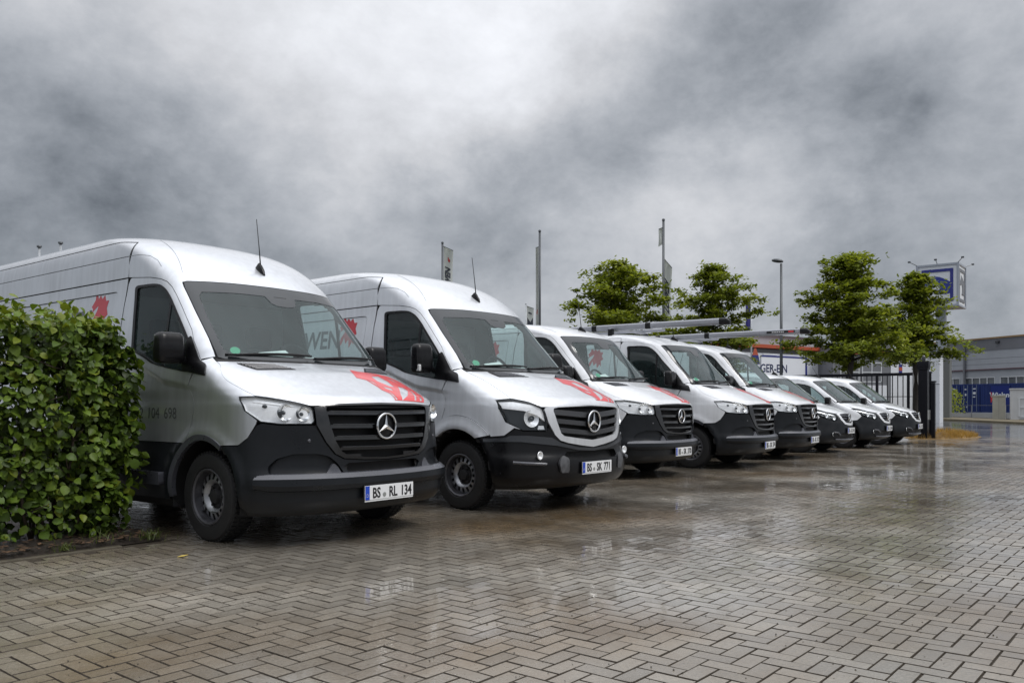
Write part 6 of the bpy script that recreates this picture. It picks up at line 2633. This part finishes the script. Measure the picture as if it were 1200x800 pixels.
HORSE = [(.02, .62), (.14, .70), (.22, .78), (.30, .86), (.36, .92), (.38, .985), (.42, .945), (.60, .90), (.80, .80), (1.0, .66), (1.0, .12), (.80, .08), (.62, .12), (.48, .14), (.44, .10),
         (.52, .16), (.58, .22), (.60, .42), (.58, .52), (.52, .57), (.40, .58), (.22, .52), (.08, .52), (.02, .56)]


def face_sign(rot, mfr, man):
    M = Matrix.Rotation(rot, 3, 'Z')
    w2 = W_ / 2 - .45
    z0, z1 = zb + .45, zt_ - .45
    h_ = W_ / 2 + .03
    for a0, a1, c0, c1 in ((-w2, w2, z1 - .30, z1), (-w2, w2, z0, z0 + .30), (-w2, -w2 + .30, z0 + .302, z1 - .302), (w2 - .30, w2, z0 + .302, z1 - .302)):
        mb = MB()
        mb.box(((a0 + a1) / 2, -h_, (c0 + c1) / 2), (a1 - a0, .08, c1 - c0))
        mb.v = [tuple(M @ Vector(v)) for v in mb.v]
        mb.build('sign_border', mfr, tw)
    wi = 2 * (w2 - .32)
    hi = (z1 - z0) - .64
    pts = [(-w2 + .32 + a * wi, z0 + .32 + b * hi * .80 + .25) for a, b in HORSE]
    V = [tuple(M @ Vector((a, -h_ - .02, b))) for a, b in pts] + [tuple(M @ Vector((a, -h_ + .03, b))) for a, b in pts]
    n_ = len(pts)
    mesh_obj('animal_silhouette', V, [tuple(range(n_))] + [(i, (i + 1) % n_, n_ + (i + 1) % n_, n_ + i) for i in range(n_)], man, tw)


face_sign(0, BLUE, mat('sign_animal_blue', (.018, .035, .24), .45))
face_sign(math.pi / 2, SGR, SGR)
for sx, sy in ((-1, -1), (1, -1), (1, 1), (0, -1)):
    c0_ = Vector((sx * W_ / 2, sy * W_ / 2, zt_ + .1))
    e_ = c0_ + Vector((sx * .6, sy * .9, .35))
    mb = MB()
    mb.tube([c0_, e_], .035, 6)
    mb.box(tuple(e_), (.26, .2, .16))
    mb.build('spotlight_arm', POLE, tw)

# ---------------------------------------------------------------- containers, cabinets, kerb beyond the road
CBLUE = mat('container_blue', (.010, .028, .135), .45, var=.15, vscale=1.5)
CWHITE = mat('container_print', (.62, .65, .70), .5)


def container(px0, d0, px1, d1, label, ends=True, logo=False):
    b = Facade('shipping_container', at(px0, d0), at(px1, d1))
    tag(b.root, label, 'container', 'blue shipping containers')
    L_ = b.L
    z0, z1 = .35, 3.0
    b.box('body', .04, L_ - .04, z0 + .06, z1 - .04, .03, 6.0, CBLUE)
    for u in (0, L_ - .12):
        b.box('corner_post', u, u + .12, z0, z1, 0, 6.03, CBLUE)
    b.box('top_beam', .122, L_ - .122, z1 - .12, z1 - .003, 0, 6.02, CBLUE)
    b.box('bottom_beam', .122, L_ - .122, z0 + .003, z0 + .14, 0, 6.02, CBLUE)
    if ends:
        for f in (.16, .36, .62, .84):
            b.box('lock_rod', L_ * f, L_ * f + .05, z0 + .1, z1 - .1, -.06, -.01, mat('rod_steel', (.22, .27, .38), .4, metal=.5))
        b.box('door_gap', L_ * .495, L_ * .505, z0 + .15, z1 - .13, -.004, .02, MATBLK)
        for i, (u, z, w, h) in enumerate(((.62, 2.55, .30, .10), (.64, 2.15, .26, .22), (.64, 1.8, .22, .10), (.20, 2.5, .18, .1), (.22, 2.0, .14, .2), (.30, .85, .14, .14))):
            b.box('print_mark', L_ * u, L_ * u + w, z - h / 2, z + h / 2, -.012, .0, CWHITE)
    else:
        for k in range(int(L_ / .30)):
            b.box('corrugation', .2 + k * .30, .34 + k * .30, z0 + .16, z1 - .14, -.002, .02, CBLUE)
    if logo:
        Pn = b.box('logo_panel', L_ * .02, L_ * .98, 1.05, 2.8, -.03, -.004, mat('container_logo_panel', (.008, .022, .16), .4))
        b.text('container_lettering', 'Wieland', .62, L_ * .56, 1.75, CWHITE, -.04, .02, Pn)
        b.text('container_lettering', 'Se', .52, L_ * .30, 1.22, CWHITE, -.04, .02, Pn)
        V = [b.u * a + b.w * -.04 + Vector((0, 0, z)) for a, z in ((L_ * .04, 1.2), (L_ * .18, 1.65), (L_ * .04, 2.3), (L_ * .02, 1.9))]
        mesh_obj('container_mark', V, [(0, 1, 2, 3)], mat('container_red', (.5, .04, .05), .5), Pn)
    return b


container(1101, 81, 1125, 79.5, 'blue container end with lock rods, next to the white advertising panel')
container(1126, 79.4, 1148, 78, 'blue container end between two others, showing white lettering')
container(1149, 77.9, 1160, 77.2, 'narrow blue container end next to the printed container', ends=False)
container(1160.5, 77.1, 1184, 75.5, 'blue container printed with white company lettering and red mark', ends=False, logo=True)
container(1185, 75.4, 1260, 71, 'long blue container behind the light grey cabinet', ends=False)
CAB = mat('cabinet_beige', (.36, .35, .30), .6, var=.12, vscale=2)
CABG = mat('cabinet_grey', (.50, .51, .52), .55, var=.08, vscale=2)
b = Facade('utility_cabinet', at(1163, 56), at(1178, 55.6))
tag(b.root, 'beige utility cabinet on the verge in front of the printed container', 'cabinet')
b.box('cabinet_body', 0, b.L, -.1, 1.62, 0, .5, CAB)
b.box('cabinet_lid', -.03, b.L + .03, 1.62, 1.70, -.04, .54, CAB)
b.box('door_gap', b.L * .49, b.L * .51, .15, 1.55, -.006, .01, CLADD)
b = Facade('utility_cabinet', at(1184.5, 54.5), at(1230, 53.5))
tag(b.root, 'light grey cabinet with framed opening at the road side', 'cabinet')
b.box('cabinet_body', 0, b.L, -.1, 2.05, 0, 1.2, CABG)
b.box('cabinet_lid', -.04, b.L + .04, 2.05, 2.13, -.05, 1.25, CABG)
b.window(b.L * .22, b.L * .60, .30, 1.50, 1, 2, WFR, CLADD, w0=-.04)
b = Facade('kerb', at(1080, 72), at(1330, 42))
KERB = mat('kerb_stone', (.30, .25, .18), .7, var=.2, vscale=3)
tag(b.box('verge_strip', 0, b.L, -.05, .10, .0, 3.5, mat('verge_tawny', (.11, .09, .052), .85, var=.4, vscale=1.2)), kind=None)
b.box('kerb_line', 0, b.L, -.05, .13, -.2, 0, mat('kerb_dark', (.06, .055, .05), .6))
tag(b.root, kind='structure')
b = Facade('mesh_fence', at(1100, 68), at(1300, 60))
tag(b.root, 'low wire mesh fence in front of the blue containers', 'fence')
b.box('rail', 0, b.L, 1.0, 1.03, 0, .03, CLADD)
b.box('plinth', 0, b.L, -.05, .38, .02, .12, mat('plinth_concrete', (.30, .30, .29), .7, var=.15, vscale=2))
u = 0
while u < b.L:
    b.box('fence_post', u, u + .05, 0, 1.05, -.02, .03, CLADD)
    u += 2.4
